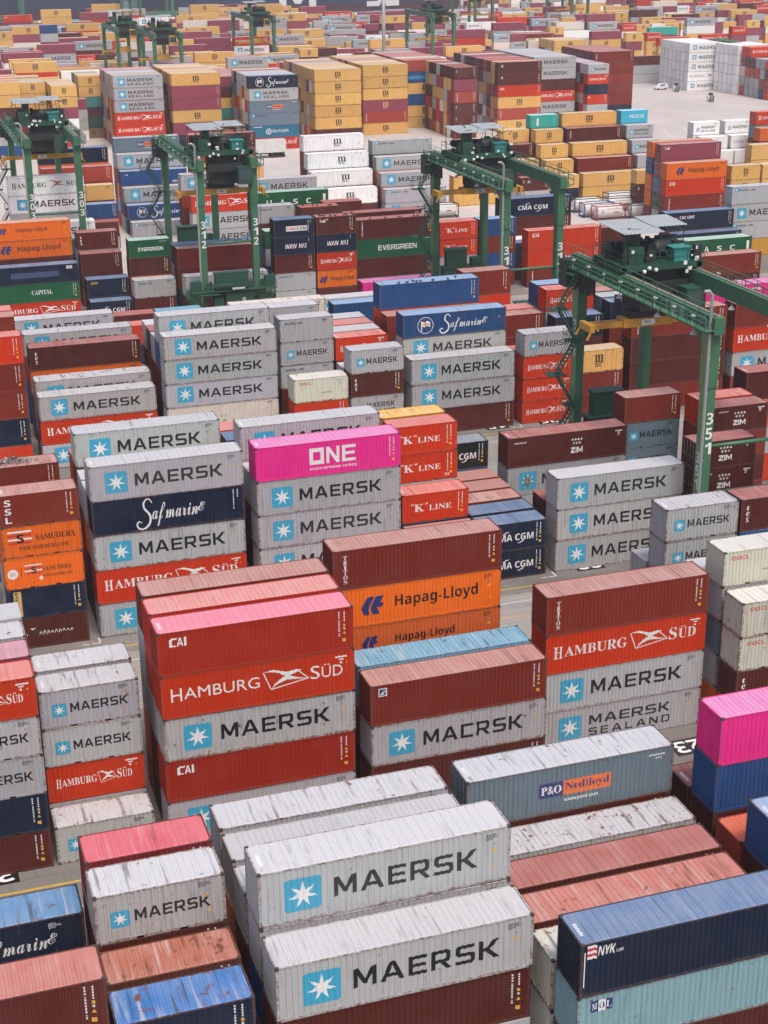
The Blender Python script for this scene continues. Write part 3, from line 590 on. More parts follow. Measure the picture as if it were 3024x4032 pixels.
# ---------------------------------------------------------------- the stacks (x, y, length | top to bottom: colour.design, height, roof wear, door end)
STACKS = '''12.61,53.56,40|GR.m40,H,,v;MR,H,,v;GR,H,,;GR,H,,
12.65,56.42,40|GR.m40,H,2,v;GR.m40,H,,v;BL,H,,v;MR,H,,;MR,H,,
12.69,59.28,40|GR,H,2,v;BR,H,,;MR,H,,;GR,H,,
12.73,62.14,40|GR,H,1,v;OR,H,,;MR,H,,;BR,H,,
12.77,65.0,40|GR,H,3,v;BR,H,,;MR,H,,;MR,H,,
25.82,50.7,40|NV.nyk,H,,v;SB.mol,H,,v;MR,H,,v;BL,H,,
25.86,53.56,40|CR,H,3,v;CR,H,,v;BL,H,,
25.9,56.42,40|MS,H,3,v;MR,H,,;BR,H,,
25.94,59.28,40|MR,H,1,v;MR,H,,;BR,H,,
25.98,62.14,40|GR,H,4,v;BL,H,,;MR,H,,
26.02,65.0,40|GY.pono,H,3,vd;MR,H,,vd;OR,H,,d;MR,H,,d
39.23,62.14,40|PK,H,,v;BL,H,,v;MR,H,,v;MR,H,,;BR,H,,
39.27,65.0,40|MR,H,,v;OR,H,,;MR,H,,
39.19,59.28,40|RO,H,,v;OR,H,,;OR,H,,
39.15,56.42,40|BL,H,3,v;MR.wl,H,,;BL,H,,;MR,H,,
-0.64,53.56,20|MS,S,,v;BR,S,,;MR,S,,;BR,S,,;GR,S,,
-0.52,62.14,20|NV.saf20,S,5,v;RD,S,,;BL,S,,;GR,S,,
5.66,53.56,20|NV.code,S,6,v;BR,S,,;MR,S,,;OR,S,,
5.7,56.42,20|MO,S,4,v;RD,S,,;BR,S,,;GR,S,,
5.74,59.28,20|GR.m20,S,3,v;MR,S,,v;MR,S,,;OR,S,,;OR,S,,
5.78,62.14,20|RK,S,,v;BR,S,,;GR,S,,;MR,S,,;BR,S,,
-0.23,82.1,20|RD.hs20,S,,v;GR.m20,S,,v;GR.m20,S,,v;NV,S,,v;MR,S,,v
-0.19,84.94,20|PU,S,,v;MR,S,,;OR,S,,;MR,S,,;OR,S,,
-0.14,87.78,20|GR,S,3,v;BR,S,,;NV,S,,;BR,S,,;BL,S,,
-0.1,90.62,20|GR,S,4,;GR,S,,;NV,S,,;OR,S,,;NV,S,,
6.07,82.1,20|GR.m20,S,4,v
6.11,84.94,20|GR.m20,S,3,v;GR.m20,S,,v;RD.hs20,S,,v;GR,S,,
6.16,87.78,20|GR,S,3,v;RD,S,,;BR,S,,;GR,S,,
13.02,82.1,40|RC.cai,H,p,v;RD.hs40f,H,,v;GR.m40,H,,v;RC.cai,H,,v;GR.m40,H,,v
13.06,84.94,40|RS,H,,v;RD,H,,;GR,H,,;BR,H,,;MR,H,,
13.11,87.78,40|BR,H,,v;GR,H,,;GR,H,,;OR,H,,;RD,H,,
26.27,82.1,40|BR.flor,H,2,v;GR.m40p,H,,v;MR,H,,v
26.31,84.94,40|LB,H,5,v;BR,H,,;NV,H,,
26.4,90.62,40|BR.triton,H,,v;OR.hl40,H,,v;OD.hl40b,H,,v;GR,H,,;NV,H,,
39.56,84.94,40|BR.triton,H,,v;RD.hs40,H,,v;GR.m40,H,,v;GR.ms40,H,,v
52.77,82.1,20|CR.oocl,S,,v;CR.oocl,S,,v;MR.tex,S,,v;RD,S,,
52.81,84.94,20|CR.oocl,S,,v;GR,S,,v;GY,S,,v;GR,S,,v;OR,S,,
52.86,87.78,20|GR,S,,;MR,S,,;MR,S,,;BR,S,,
52.94,93.46,20|GR.m20,S,3,v;GR.m20,S,,v;BL,S,,;GR,S,,;GR,S,,
52.98,96.3,20|GR,S,,d;GR,S,,d;NV,S,,d
59.24,93.46,20|MR.tex,S,,v;BL,S,,;MR,S,,;MR,S,,;BR,S,,
6.52,112.9,20|BR.ssl,S,2,v;OR.sam,S,,v;OR.sam2,S,,v;NV.raff,S,,v;MR.wl20,S,,v
6.6,118.56,20|GR,S,2,;OR,S,,;GR,S,,;GR,S,,
6.72,127.05,20|BR,S,4,v;GR,S,,;OR,S,,;NV,S,,
13.47,112.9,40|GR.m40,H,1,v;NV.saf40,H,,v;GR.m40,H,,v;RD.hs40,H,,v;GR.m40,H,,v
13.51,115.73,40|GR,H,4,;OR,H,,;NV,H,,;MR,H,,
13.55,118.56,40|GR,H,4,;MR,H,,;RD,H,,;NV,H,,
13.59,121.39,40|GR.m40,H,2,v;MR,H,,;MR,H,,;RD,H,,;OR,H,,
13.63,124.22,40|RD,H,,;NV,H,,;RD,H,,;BL,H,,
26.72,112.9,40|PK.one,H,p,v;GR.m40,H,,v;GR.m40,H,,v;GR.m40,H,,v;GR,H,,
26.76,115.73,40|GR,H,4,;MR,H,,;NV,H,,;GR,H,,
26.8,118.56,40|GR.m40,H,,v;GR,H,,;OR,H,,;MR,H,,;NV,H,,
26.88,124.22,40|NV,H,,;MR,H,,;BR,H,,;RD,H,,
26.92,127.05,40|RS,H,,;GR,H,,;BR,H,,;BL,H,,
39.97,112.9,20|BR,S,,;BL,S,,
40.01,115.73,20|RD.kline,S,,v;NV,S,,;MR,S,,
40.05,118.56,20|RD.kline,S,p,v;RD.kline2,S,,v;GR,S,,;NV,S,,;BL,S,,
40.09,121.39,20|YE,S,2,v;BR,S,,;RD,S,,;GR,S,,;BL,S,,
46.27,112.9,20|NV.cma,S,,v;NV.cma,S,,v
46.31,115.73,20|NV,S,,v;BR,S,,
46.35,118.56,20|BR,S,3,v;RD,S,,
46.39,121.39,20|BR,S,,;BL,S,,
46.43,124.22,20|BR,S,2,;GR,S,,
46.47,127.05,20|BK.cma,S,,v;BL,S,,;BR,S,,
53.22,112.9,40|GR.m40,H,1,v;GR.m40,H,,v;GR.m40,H,,v
53.26,115.73,40|MR.zimend,H,3,;GR,H,,
53.38,124.22,40|MR.zim40,H,,v;GR.m40x,H,,v;GR,H,,
66.47,112.9,20|MR.zim20,S,1,vd;MR.zim20,S,,vd;MR,S,,d;GR,S,,d
66.67,127.05,20|BR,S,2,v;GY.m20,S,,v;GY.m20,S,,v;GR,S,,
72.89,121.39,20|MR.zim20,S,,v;BR,S,,;MR,S,,;BR,S,,
72.93,124.22,20|RD,S,,v;BR,S,,;MR,S,,;NV,S,,
79.92,127.05,40|MR,H,,v;OR,H,,;GR,H,,;RD,H,,
0.83,155.13,40|RD,H,,v;BR,H,,v;BR,H,,v;NV,H,,v;RD,H,,
0.95,163.62,40|BR,H,,;MR,H,,;GR,H,,;BL,H,,;BR,H,,
1.0,166.45,40|RS,H,,;GR,H,,;OR,H,,;OR,H,,;GR,H,,
14.08,155.13,40|GR.m40,S,,v;RD.hs40,S,,v;GR.m40,S,,
14.12,157.96,40|GR.m40,H,6,v;GR,H,,;BR,H,,
14.44,165.29,40|MR.tex40,S,,v;OR,S,,v;MR,S,,;NV,S,,
14.5,171.26,40|GR.m40,S,2,v;BR,S,,;BL,S,,;BL,S,,
27.33,155.13,40|GR.m40,S,,v;GR.m40,S,,v;GR.m40,S,,v;WC.mark,S,,v;BL,S,,
27.37,157.96,40|GR.m40,H,,v;BL,H,,;MR,H,,;NV,H,,;BL,H,,
27.41,160.79,40|GR,H,,;MR,H,,;BR,H,,;MR,H,,
27.45,163.62,40|MR,H,,;BR,H,,;NV,H,,;GR,H,,
27.5,166.45,40|GR,H,,;MR,H,,;GR,H,,;OR,H,,
40.54,152.3,20|CR.oocl,S,,v;RD,S,,v;MR,S,,
40.62,157.96,20|GR.ml20,S,,v;GR.m20,S,,v;GR.ml20,S,,v;MR,S,,;MR,S,,
40.7,163.62,20|GR,S,2,v;OR,S,,;GR,S,,;BR,S,,;MR,S,,
46.84,152.3,20|GR.m20,S,,v;MR.tex,S,,v;GR.ms20,S,,v;GR,S,,
46.88,155.13,20|GR,S,,;OR,S,,;MR,S,,
46.92,157.96,20|RD.hs20,S,,v;MR,S,,;BR,S,,;OR,S,,
46.96,160.79,20|GR,S,,;BL,S,,;GR,S,,;RD,S,,
47.0,163.62,20|RS,S,,;GR,S,,;OR,S,,;GR,S,,
47.05,166.45,20|GY,S,,;NV,S,,;MR,S,,;MR,S,,
53.79,152.3,40|GR.m40,H,,v;GR.m40,H,,v;MR,H,,v
53.83,155.13,40|BL.saf40f,S,2,v;GR.m40,S,,v;NV,S,,;NV,S,,;NV,S,,
53.91,160.79,40|BR.ues,H,,;NV,H,,;RD,H,,;MR,H,,
53.95,163.62,40|BL.code,H,2,v;RD,H,,;GR,H,,;MR,H,,;GR,H,,
65.3,166.45,20|BR,H,,v;RD,H,,;NV,H,,;GR,H,,;BR,H,,
67.04,152.3,20|GR.m20,S,,v;RD.hs20,S,,v;RD.hs20,S,,v;RD.hs20,S,,v
67.08,155.13,20|RD,S,,;MR,S,,;BR,S,,
67.16,160.79,20|BR,S,,v;BR,S,,;GR,S,,;GR,S,,
67.2,163.62,20|RS,S,,;BR,S,,;MR,S,,;BR,S,,
73.34,152.3,20|YL.msc20,S,,v;BR,S,,v;BR,S,,v
73.42,157.96,20|NV,S,,v;MR.gold,S,,;RD,S,,;MR,S,,
73.46,160.79,20|RD.hs20,S,,v;GR.m20,S,,;RD,S,,;BR,S,,;GR,S,,
73.5,163.62,20|BL,S,,v;GR,S,,;GR,S,,;BR,S,,;BR,S,,
80.29,152.3,40|BR.triton,H,,v;MR,H,,v;MR,H,,v;BR,H,,v
80.37,157.96,40|NV,H,,v;BR,H,,;BR,H,,;GR,H,,
80.41,160.79,40|GY,H,,v;BR,H,,;OR,H,,;BR,H,,
80.45,163.62,40|BR,H,,v;BR,H,,;BL,H,,;BR,H,,
93.54,152.3,40|BR,H,,v;RD.hs40,H,,v;GR.m40,H,,v;BR,H,,
93.66,160.79,40|PK.one,H,,v;BR,H,,;NV,H,,;GR,H,,
15.09,188.69,40|GR.m40,S,,v;MR,S,,;MR,S,,
27.94,197.35,20|MR,S,,;RD,S,,
27.86,191.69,20|RD,S,,;NV,S,,
34.24,197.35,20|LB,S,,;RD,S,,
40.99,183.2,40|WC,H,3,v;BR,H,,;OR,H,,
54.24,183.2,40|BL,S,,v;GR,S,,;NV,S,,
54.4,194.52,40|GR.m40,H,,;GR,H,,
107.32,188.86,40|BR.triton,H,,v;MR,H,,v;GR,H,,
107.36,191.69,40|GN.uasc,S,,v;MR,S,,;BR,S,,;MR,S,,
15.02,219.66,40|NV.fade,S,,v;GN.capital,S,,v;RD.hs40,S,,v
15.1,225.32,40|OR.hl40b,S,1,v;OR.hl40,S,,v;MR,S,,;BR,S,,;BR,S,,
28.23,216.83,20|NV.cma,S,,v
28.27,219.66,20|NV.seaco,S,,v;NV,S,,
28.35,225.32,20|MR,S,,v;MR,S,,;BR,S,,
28.39,228.15,20|MR.tex,S,,v;GR,S,,;BR,S,,;NV,S,,
34.53,216.83,20|GR.ml20,S,2,v;MR,S,,v
34.57,219.66,20|GN.ever20,S,,v;MR,S,,v;OR,S,,;OR,S,,
41.44,214.0,40|GR.m40,H,3,v;MR,H,,v
41.52,219.66,40|BR,H,,v;BR,H,,v;NV,H,,
41.56,222.49,40|NV,H,3,;GR,H,,;MR,H,,
54.69,214.0,20|NV.cmabox,S,,v;NV.wanhai,S,,v;MR,S,,v;GR.ml20,S,,v;GR.m20,S,,
60.99,214.0,20|MR.lacen,S,7,v;NV.wanhai,S,,v;RD.hs20,S,,v;OR.hl20,S,,v;MR,S,,
54.85,225.32,20|GR.ml20,S,,v;MR,S,,;BL,S,,;BR,S,,;NV,S,,
54.77,219.66,20|GN,S,,;GR,S,,;BL,S,,;GR,S,,
61.11,222.49,20|MR,S,7,;MR,S,,;BL,S,,;NV,S,,;BL,S,,
65.5,225.32,20|MR,S,,;MR,S,,;GR,S,,;GR,S,,;GR,S,,
54.89,228.15,40|GN.uasc,H,,v;MR,H,,;GR,H,,;OR,H,,;NV,H,,
67.94,214.0,40|PK,H,,
67.98,216.83,40|MR.triton,H,7,v;GN.ever40,H,,v;MR,H,,v;GR,H,,
68.06,222.49,40|MR,H,7,v;OR,H,,;OR,H,,;NV,H,,
81.23,216.83,20|RD.kline,S,,v;RD.kline,S,,v;GR,S,,v;GR,S,,
87.53,216.83,20|BL,S,,v;BR,S,,v;BL,S,,v;BR,S,,
81.35,225.32,40|NV.cronos,H,,;BR,H,,;GR,H,,
94.44,214.0,40|RD.cai,H,,v;RD.hmm,H,,v;BR.triton,H,,v
94.52,219.66,40|NV,H,,;MR,H,,
94.56,222.49,40|WH,H,,;MR,H,,
94.6,225.32,40|NV.cma40,H,,v;MR,H,,v;BR,H,,;GR,H,,
107.73,216.83,20|MR,S,,v;NV,S,,v;BL,S,,v
121.02,219.66,40|NV.cnc,H,,v;BR,H,,;BR,H,,
120.98,216.83,40|NV.cma40,H,,v;MR,H,,
134.31,222.49,40|GR.ml40,H,,v;GR.m40,H,,v;GR.ml40,H,,;YE,H,,
44.0,288.5,40|GY.pono,S,,v;GR,S,,;RD,S,,;BR,S,,;RD,S,,;BR,S,,
44.0,285.7,40|GR.m40,S,,v;BR,S,,;OR,S,,;GR,S,,;RD,S,,
44.0,282.9,40|BL.hyu,S,2,v;BR,S,,;BL,S,,;GR,S,,
43.9,280.1,40|GR.m40,S,,v;MR,S,,;GR,S,,
43.9,277.3,40|BL.saf40f,S,3,v;NV,S,,
44.1,274.5,40|GR.ml40,S,,v
29.15,278.35,40|NV.code,S,,v;OR,S,,;BR,S,,;BL,S,,;BR,S,,;GR,S,,
28.99,273.93,40|RB.code,S,,v;BR,S,,;GR,S,,;BR,S,,;BR,S,,
28.43,269.62,40|YL,S,,v;MR,S,,;NV,S,,;GR,S,,
28.38,266.03,40|BL.code,S,3,v;OR,S,,;MR,S,,
27.84,263.39,40|MR,S,,;GR,S,,
21.55,255.98,40|WH.hsw,H,,v;WH.m40,H,,v;GR,H,,;GR,H,,;NV,H,,
21.58,246.71,40|WH.m40,H,,;OR,H,,;MR,H,,
51.96,267.68,40|GR.m40,H,3,v;BR,H,,;MR,H,,;GR,H,,
52.62,262.39,40|RD.hs40,H,,v;GR.m40,H,,v;GR.m40,H,,v
66.6,275.5,40|GR.m40,H,,v;BR,H,,;BR,H,,
65.63,317.55,40|MR,H,,v;RB,H,,v;YL,H,,;BR,H,,
65.74,327.54,20|RB,S,,;NV,S,,;MR,S,,;BR,S,,
65.73,311.83,40|YL,H,2,v;MR,H,,
79.24,285.9,40|WH.mscw,H,,v;BR,H,,;BR,H,,;RD,H,,;MR,H,,
79.13,282.9,40|WH.mscw,H,,v;MR,H,,;BR,H,,;NV,H,,
79.06,280.15,40|WH.mscw,H,,v;BR,H,,;MR,H,,
78.94,277.06,40|WH.mscw,H,,v;MR,H,,
92.93,285.7,40|GR.ml40,S,2,v;NV,S,,;GR,S,,;OR,S,,;BR,S,,
92.67,282.43,40|GR.m40,S,,v;OR,S,,;BR,S,,;BR,S,,
92.56,279.39,40|GR.m40,S,,v;RD,S,,;NV,S,,
92.52,276.57,40|GR.ml40,S,,v;GR.m40,S,,v
128.36,291.3,20|TG.wv,S,,;BR,S,,;BR,S,,;NV,S,,;BR,S,,;BR,S,,
128.32,288.5,20|YL.msc20,S,,v;BR,S,,;RD,S,,;BR,S,,;BR,S,,
128.27,285.7,20|YL.msc20,S,,v;NV,S,,;GR,S,,;BL,S,,
128.23,282.9,20|YL.msc20,S,,v;MR,S,,;BL,S,,
128.19,280.1,20|YL.msc20,S,,;NV,S,,
122.06,291.3,20|YL.msc20,S,,;GR,S,,;MR,S,,;BR,S,,;BL,S,,
122.02,288.5,20|MR.tex,S,,v;MR,S,,;BR,S,,;RD,S,,
121.97,285.7,20|YL,S,,v;MR,S,,;GR,S,,
121.89,280.1,20|MR.zz,S,,v;GR,S,,
135.31,291.3,40|YL.msc40,S,2,v;GR,S,,;RD,S,,;GR,S,,;NV,S,,;BR,S,,
135.27,288.5,40|MR.tex40,S,,v;MR,S,,;BL,S,,;NV,S,,;GR,S,,
135.22,285.7,40|YL.msc40,S,,v;BR,S,,;GR,S,,;BL,S,,
135.18,282.9,40|BR,S,,v;BR,S,,;BL,S,,
135.14,280.1,40|YL.msc40,S,,v;YL,S,,v
108.68,282.9,40|YL.msc40,H,,v;YL.msc40,H,,v
148.56,291.3,20|CY.fesco,S,,;GR,S,,;BL,S,,;BR,S,,;GR,S,,;GR,S,,
148.52,288.5,20|GR.ms20,S,,;MR,S,,;GR,S,,;MR,S,,;GR,S,,
148.47,285.7,20|GR.m20,S,,;BR,S,,;NV,S,,;NV,S,,
148.43,282.9,20|GR,S,,;MR,S,,;BL,S,,
136.23,248.32,40|OR.hl40,H,,vd;RD.cai,H,,vd;BR.triton,H,,vd;GN,H,,d
136.62,251.48,40|PU.lacen40,H,,vd;PU,H,,d;TB,H,,d;GN,H,,d;GR,H,,d
136.89,255.18,40|OR,H,,d;BL,H,,d;OR,H,,d;OR,H,,d;BR,H,,d
149.71,248.76,20|YL.msc20,S,,v;YL.msc20,S,,;OR,S,,;RD,S,,
156.0,248.4,20|YL.msc20,S,,;YL,S,,;BR,S,,;MR,S,,
162.65,263.42,40|YL.msc40,H,,d;YL,H,,d;MR,H,,d;BR,H,,d
139.29,265.44,20|YL,S,,d;MR.zz,S,,d;MR,S,,d
163.2,287.3,20|WH.ms20r,S,,d;WH,S,,d;MR,S,,d;RD,S,,d;RD,S,,d
170.6,287.3,20|WH.m20r,S,,d;WH,S,,d;MR,S,,d;GR,S,,d;RD,S,,d
163.7,284.5,20|WH,S,,d;WH,S,,d;GR,S,,d;BL,S,,d
170.6,284.5,20|WH.hsr20,S,,d;WH,S,,d;RD,S,,d;BL,S,,d
163.6,281.7,20|WH,S,,;WH,S,,;GR,S,,
170.0,281.7,20|WH,S,,;WH,S,,;BR,S,,
172.71,279.13,40|RD.hs40,S,,d;GY,S,,;BR,S,,;OR,S,,;NV,S,,;GR,S,,
171.18,274.64,40|OD,S,,;MR,S,,;MR,S,,;RD,S,,;MR,S,,
24.75,379.9,40|YL,H,,;YL,H,,;MR,H,,;BR,H,,;GR,H,,;BL,H,,
24.79,382.73,40|BR,H,,;YL,H,,;BR,H,,;BL,H,,;YL,H,,;BR,H,,
24.83,385.56,40|YL,H,,;GR,H,,;MR,H,,;YL,H,,;BR,H,,;YL,H,,
24.87,388.39,40|RD,H,,;GR,H,,;YL,H,,;YL,H,,;GR,H,,;WH,H,,
24.91,391.22,40|YL,H,,;YL,H,,;GR,H,,;YL,H,,;YL,H,,;MR,H,,
24.95,394.05,40|RD,H,,;GR,H,,;PU,H,,;YL,H,,;RD,H,,;PU,H,,
24.99,396.88,40|YL,H,,;GR,H,,;YL,H,,;BL,H,,;PU,H,,;YL,H,,
38.64,396.43,20|YL.msc20,S,,;YL,S,,;YL,S,,;BR,S,,;BR,S,,;BR,S,,
38.68,399.26,20|GR,S,,;YL,S,,;GR,S,,;YL,S,,;GR,S,,;RD,S,,
38.72,402.09,20|YL,S,,;YL,S,,;PU,S,,;RD,S,,;MR,S,,;WH,S,,
38.76,404.92,20|YL,S,,;YL,S,,;BR,S,,;PU,S,,;MR,S,,;YL,S,,
38.8,407.75,20|MR,S,,;BR,S,,;BR,S,,;YL,S,,;GR,S,,;YL,S,,
38.84,410.58,20|YL,S,,;GR,S,,;BR,S,,;PU,S,,;YL,S,,;PU,S,,
38.88,413.41,20|YL,S,,;PU,S,,;PU,S,,;YL,S,,;BR,S,,;GR,S,,
44.8,385.88,20|YL.msc20,S,,;YL.msc20,S,,;PU,S,,;WH,S,,;MR,S,,;RD,S,,
44.84,388.71,20|YL,S,,;PU,S,,;RD,S,,;YL,S,,;PU,S,,;YL,S,,
44.89,391.54,20|YL,S,,;RD,S,,;YL,S,,;YL,S,,;RD,S,,;YL,S,,
44.93,394.37,20|YL,S,,;MR,S,,;WC,S,,;MR,S,,;YL,S,,;WH,S,,
44.97,397.2,20|YL,S,,;RD,S,,;WC,S,,;WH,S,,;YL,S,,;PU,S,,
45.01,400.03,20|YL,S,,;PU,S,,;YL,S,,;GR,S,,;PU,S,,;MR,S,,
54.2,407.34,20|YL.msc20,S,,;YL.msc20,S,,;GT,S,,;MD,S,,;GD,S,,;YD.msc20,S,,
54.24,410.17,20|YL,S,,;RD,S,,;YL,S,,;RD,S,,;GR,S,,;RD,S,,
54.28,413.0,20|YL,S,,;YD,S,,;MD,S,,;YL,S,,;WC,S,,;YD,S,,
54.32,415.83,20|GD,S,,;WH,S,,;GR,S,,;MR,S,,;GT,S,,;PU,S,,
54.36,418.66,20|GR,S,,;YD,S,,;YL,S,,;GR,S,,;YL,S,,;WH,S,,
59.49,384.82,40|GR.ms40,H,,v;GR.ms40,H,,v;GR.ms40,H,,v;RD.hs40,H,,v;RD.hs40,H,,v;BR,H,,
59.53,387.65,40|YL,H,,;GR,H,,;RD,H,,;RD,H,,;RD,H,,;WH,H,,
59.57,390.48,40|GR,H,,;GR,H,,;YL,H,,;YL,H,,;YL,H,,;YL,H,,
59.61,393.31,40|GR,H,,;YL,H,,;RD,H,,;PU,H,,;GR,H,,;RD,H,,
59.65,396.14,40|GR,H,,;GR,H,,;WC,H,,;PU,H,,;YL,H,,;PU,H,,
59.69,398.97,40|PU,H,,;GR,H,,;YL,H,,;GR,H,,;YL,H,,;GR,H,,
59.73,401.8,40|GR,H,,;GR,H,,;GR,H,,;GR,H,,;GR,H,,;PU,H,,
59.77,404.63,40|RD,H,,;GR,H,,;PU,H,,;BR,H,,;GR,H,,;RD,H,,
73.57,383.73,40|YL.msc40,H,,v;PU,H,,v;PU,H,,v;YL.msc40,H,,v;PU,H,,v;NV,H,,
73.61,386.56,40|YL,H,,;YL,H,,;YL,H,,;YL,H,,;MR,H,,;YL,H,,
73.65,389.39,40|YL,H,,;RD,H,,;PU,H,,;PU,H,,;YL,H,,;RD,H,,
73.69,392.22,40|YL,H,,;MR,H,,;GR,H,,;GR,H,,;YL,H,,;PU,H,,
73.73,395.05,40|YL,H,,;PU,H,,;PU,H,,;MR,H,,;GR,H,,;GR,H,,
73.78,397.88,40|PU,H,,;PU,H,,;NV,H,,;PU,H,,;PU,H,,;PU,H,,
73.82,400.71,40|YL,H,,;YL,H,,;PU,H,,;NV,H,,;YL,H,,;PU,H,,
73.86,403.54,40|YL,H,,;GR,H,,;PU,H,,;YL,H,,;WC,H,,;MR,H,,
73.9,406.37,40|YL,H,,;PU,H,,;PU,H,,;PU,H,,;PU,H,,;YL,H,,
73.94,409.2,40|GR,H,,;PU,H,,;YL,H,,;PU,H,,;RD,H,,;GR,H,,
87.62,392.26,20|PU,S,,;MR,S,,;YL.msc20,S,,;GT,S,,;YD,S,,;YL,S,,
87.66,395.09,20|YD,S,,;GT,S,,;YL,S,,;WH,S,,;WH,S,,;MR,S,,
87.7,397.92,20|YD,S,,;GR,S,,;PU,S,,;MR,S,,;GR,S,,;GR,S,,
87.74,400.75,20|PU,S,,;GR,S,,;GR,S,,;PU,S,,;MR,S,,;WH,S,,
87.78,403.58,20|PU,S,,;PU,S,,;YL,S,,;MR,S,,;YL,S,,;YL,S,,
87.82,406.41,20|PU,S,,;GT,S,,;PU,S,,;PU,S,,;YL,S,,;MR,S,,
87.86,409.24,20|PU,S,,;PU,S,,;GR,S,,;YL,S,,;WH,S,,;GR,S,,
87.91,412.07,20|PU,S,,;PU,S,,;GT,S,,;YL,S,,;YL,S,,;WH,S,,
87.95,414.9,20|YL,S,,;WC,S,,;YL,S,,;PU,S,,;YL,S,,;PU,S,,
89.86,371.11,40|NV.saf40f,H,,v;GR.ms40,H,,v;GY.pono,H,,v;GY.ml40,H,,v;TB.hanjin,H,,v;RD.hs40,H,,v
89.9,373.94,40|GR,H,,;YL,H,,;RD,H,,;GR,H,,;MR,H,,;GR,H,,
89.94,376.77,40|GR,H,,;PU,H,,;WC,H,,;YL,H,,;GR,H,,;TB,H,,
89.99,379.6,40|GR,H,,;YL,H,,;YL,H,,;GY,H,,;YL,H,,;RD,H,,
90.03,382.43,40|GR,H,,;GR,H,,;RD,H,,;PU,H,,;GR,H,,;GR,H,,
90.07,385.26,40|MR,H,,;GY,H,,;RD,H,,;GR,H,,;WC,H,,;GR,H,,
90.11,388.09,40|GR,H,,;GY,H,,;YL,H,,;GR,H,,;GR,H,,;RD,H,,
108.83,380.33,40|YL.msc40,H,,v;YL.msc40,H,,v;YL.msc40,H,,v;YL.msc40,H,,v;YL.msc40,H,,v;MR,H,,
108.87,383.16,40|YL,H,,;WH,H,,;YL,H,,;GR,H,,;YL,H,,;RD,H,,
108.91,385.99,40|YL,H,,;PU,H,,;YL,H,,;WC,H,,;YL,H,,;YL,H,,
108.95,388.82,40|YL,H,,;YL,H,,;YL,H,,;YL,H,,;GR,H,,;RD,H,,
108.99,391.65,40|YL,H,,;YL,H,,;YL,H,,;MR,H,,;YL,H,,;WC,H,,
109.03,394.48,40|YL,H,,;YL,H,,;PU,H,,;YL,H,,;GR,H,,;PU,H,,
109.07,397.31,40|YL,H,,;PU,H,,;GR,H,,;MR,H,,;YL,H,,;WH,H,,
109.11,400.14,40|GR,H,,;YL,H,,;YL,H,,;YL,H,,;GR,H,,;GR,H,,
109.15,402.97,40|PU,H,,;GR,H,,;PU,H,,;YL,H,,;GR,H,,;YL,H,,
109.19,405.8,40|YL,H,,;YL,H,,;RD,H,,;PU,H,,;MR,H,,;YL,H,,
109.24,408.63,40|YL,H,,;GR,H,,;YL,H,,;YL,H,,;PU,H,,;YL,H,,
123.66,387.18,40|YL.msc40,H,,v;YL.msc40,H,,v;YL.msc40,H,,v;PU.mscy,H,,v;RB.triton,H,,v;YL.msc40,H,,v
123.7,390.01,40|YL,H,,;YL,H,,;YL,H,,;GR,H,,;YL,H,,;PU,H,,
123.74,392.84,40|YL,H,,;YL,H,,;RB,H,,;MR,H,,;YL,H,,;RB,H,,
123.79,395.67,40|YL,H,,;YL,H,,;RB,H,,;RB,H,,;GR,H,,;YL,H,,
123.83,398.5,40|YL,H,,;PU,H,,;YL,H,,;PU,H,,;YL,H,,;PU,H,,
123.87,401.33,40|PU,H,,;MR,H,,;PU,H,,;RB,H,,;GR,H,,;RD,H,,
123.91,404.16,40|YL,H,,;PU,H,,;YL,H,,;YL,H,,;YL,H,,;GR,H,,
123.95,406.99,40|PU,H,,;MR,H,,;YL,H,,;WH,H,,;YL,H,,;GR,H,,
123.99,409.82,40|YL,H,,;GR,H,,;RB,H,,;PU,H,,;GR,H,,;PU,H,,
124.03,412.65,40|YL,H,,;GR,H,,;PU,H,,;PU,H,,;YL,H,,;GR,H,,
124.07,415.48,40|YL,H,,;RB,H,,;MR,H,,;RB,H,,;MR,H,,;YL,H,,
137.79,396.22,40|RB,H,,;BL.patch,H,,;YL.msc40,H,,;BL,H,,;YL.msc40,H,,;YL.msc40,H,,
137.83,399.05,40|RB,H,,;PU,H,,;BL,H,,;YL,H,,;YL,H,,;YL,H,,
137.87,401.88,40|YL,H,,;PU,H,,;YL,H,,;PU,H,,;YL,H,,;YL,H,,
137.91,404.71,40|GR,H,,;GR,H,,;YL,H,,;YL,H,,;YL,H,,;BL,H,,
137.95,407.54,40|RB,H,,;BL,H,,;GR,H,,;GR,H,,;YL,H,,;MR,H,,
137.99,410.37,40|RB,H,,;PU,H,,;PU,H,,;YL,H,,;BL,H,,;PU,H,,
138.03,413.2,40|RB,H,,;RB,H,,;MR,H,,;YL,H,,;RD,H,,;BL,H,,
138.07,416.03,40|RB,H,,;PU,H,,;WH,H,,;WH,H,,;GR,H,,;YL,H,,
138.11,418.86,40|RB,H,,;YL,H,,;BL,H,,;YL,H,,;BL,H,,;YL,H,,
138.15,421.69,40|GR,H,,;GR,H,,;BL,H,,;YL,H,,;RB,H,,;GR,H,,
143.03,372.29,20|MR.zz,H,,;PU,H,,;RB.tritons,H,,;MR.zz,H,,;MR.zz,H,,;BR,H,,
143.08,375.12,20|MR,H,,;YL,H,,;PU,H,,;PU,H,,;RB,H,,;WH,H,,
143.12,377.95,20|MR,H,,;YL,H,,;GR,H,,;YL,H,,;YL,H,,;YL,H,,
143.16,380.78,20|MR,H,,;PU,H,,;YL,H,,;WC,H,,;PU,H,,;PU,H,,
143.2,383.61,20|GR,H,,;RB,H,,;YL,H,,;RD,H,,;RD,H,,;YL,H,,
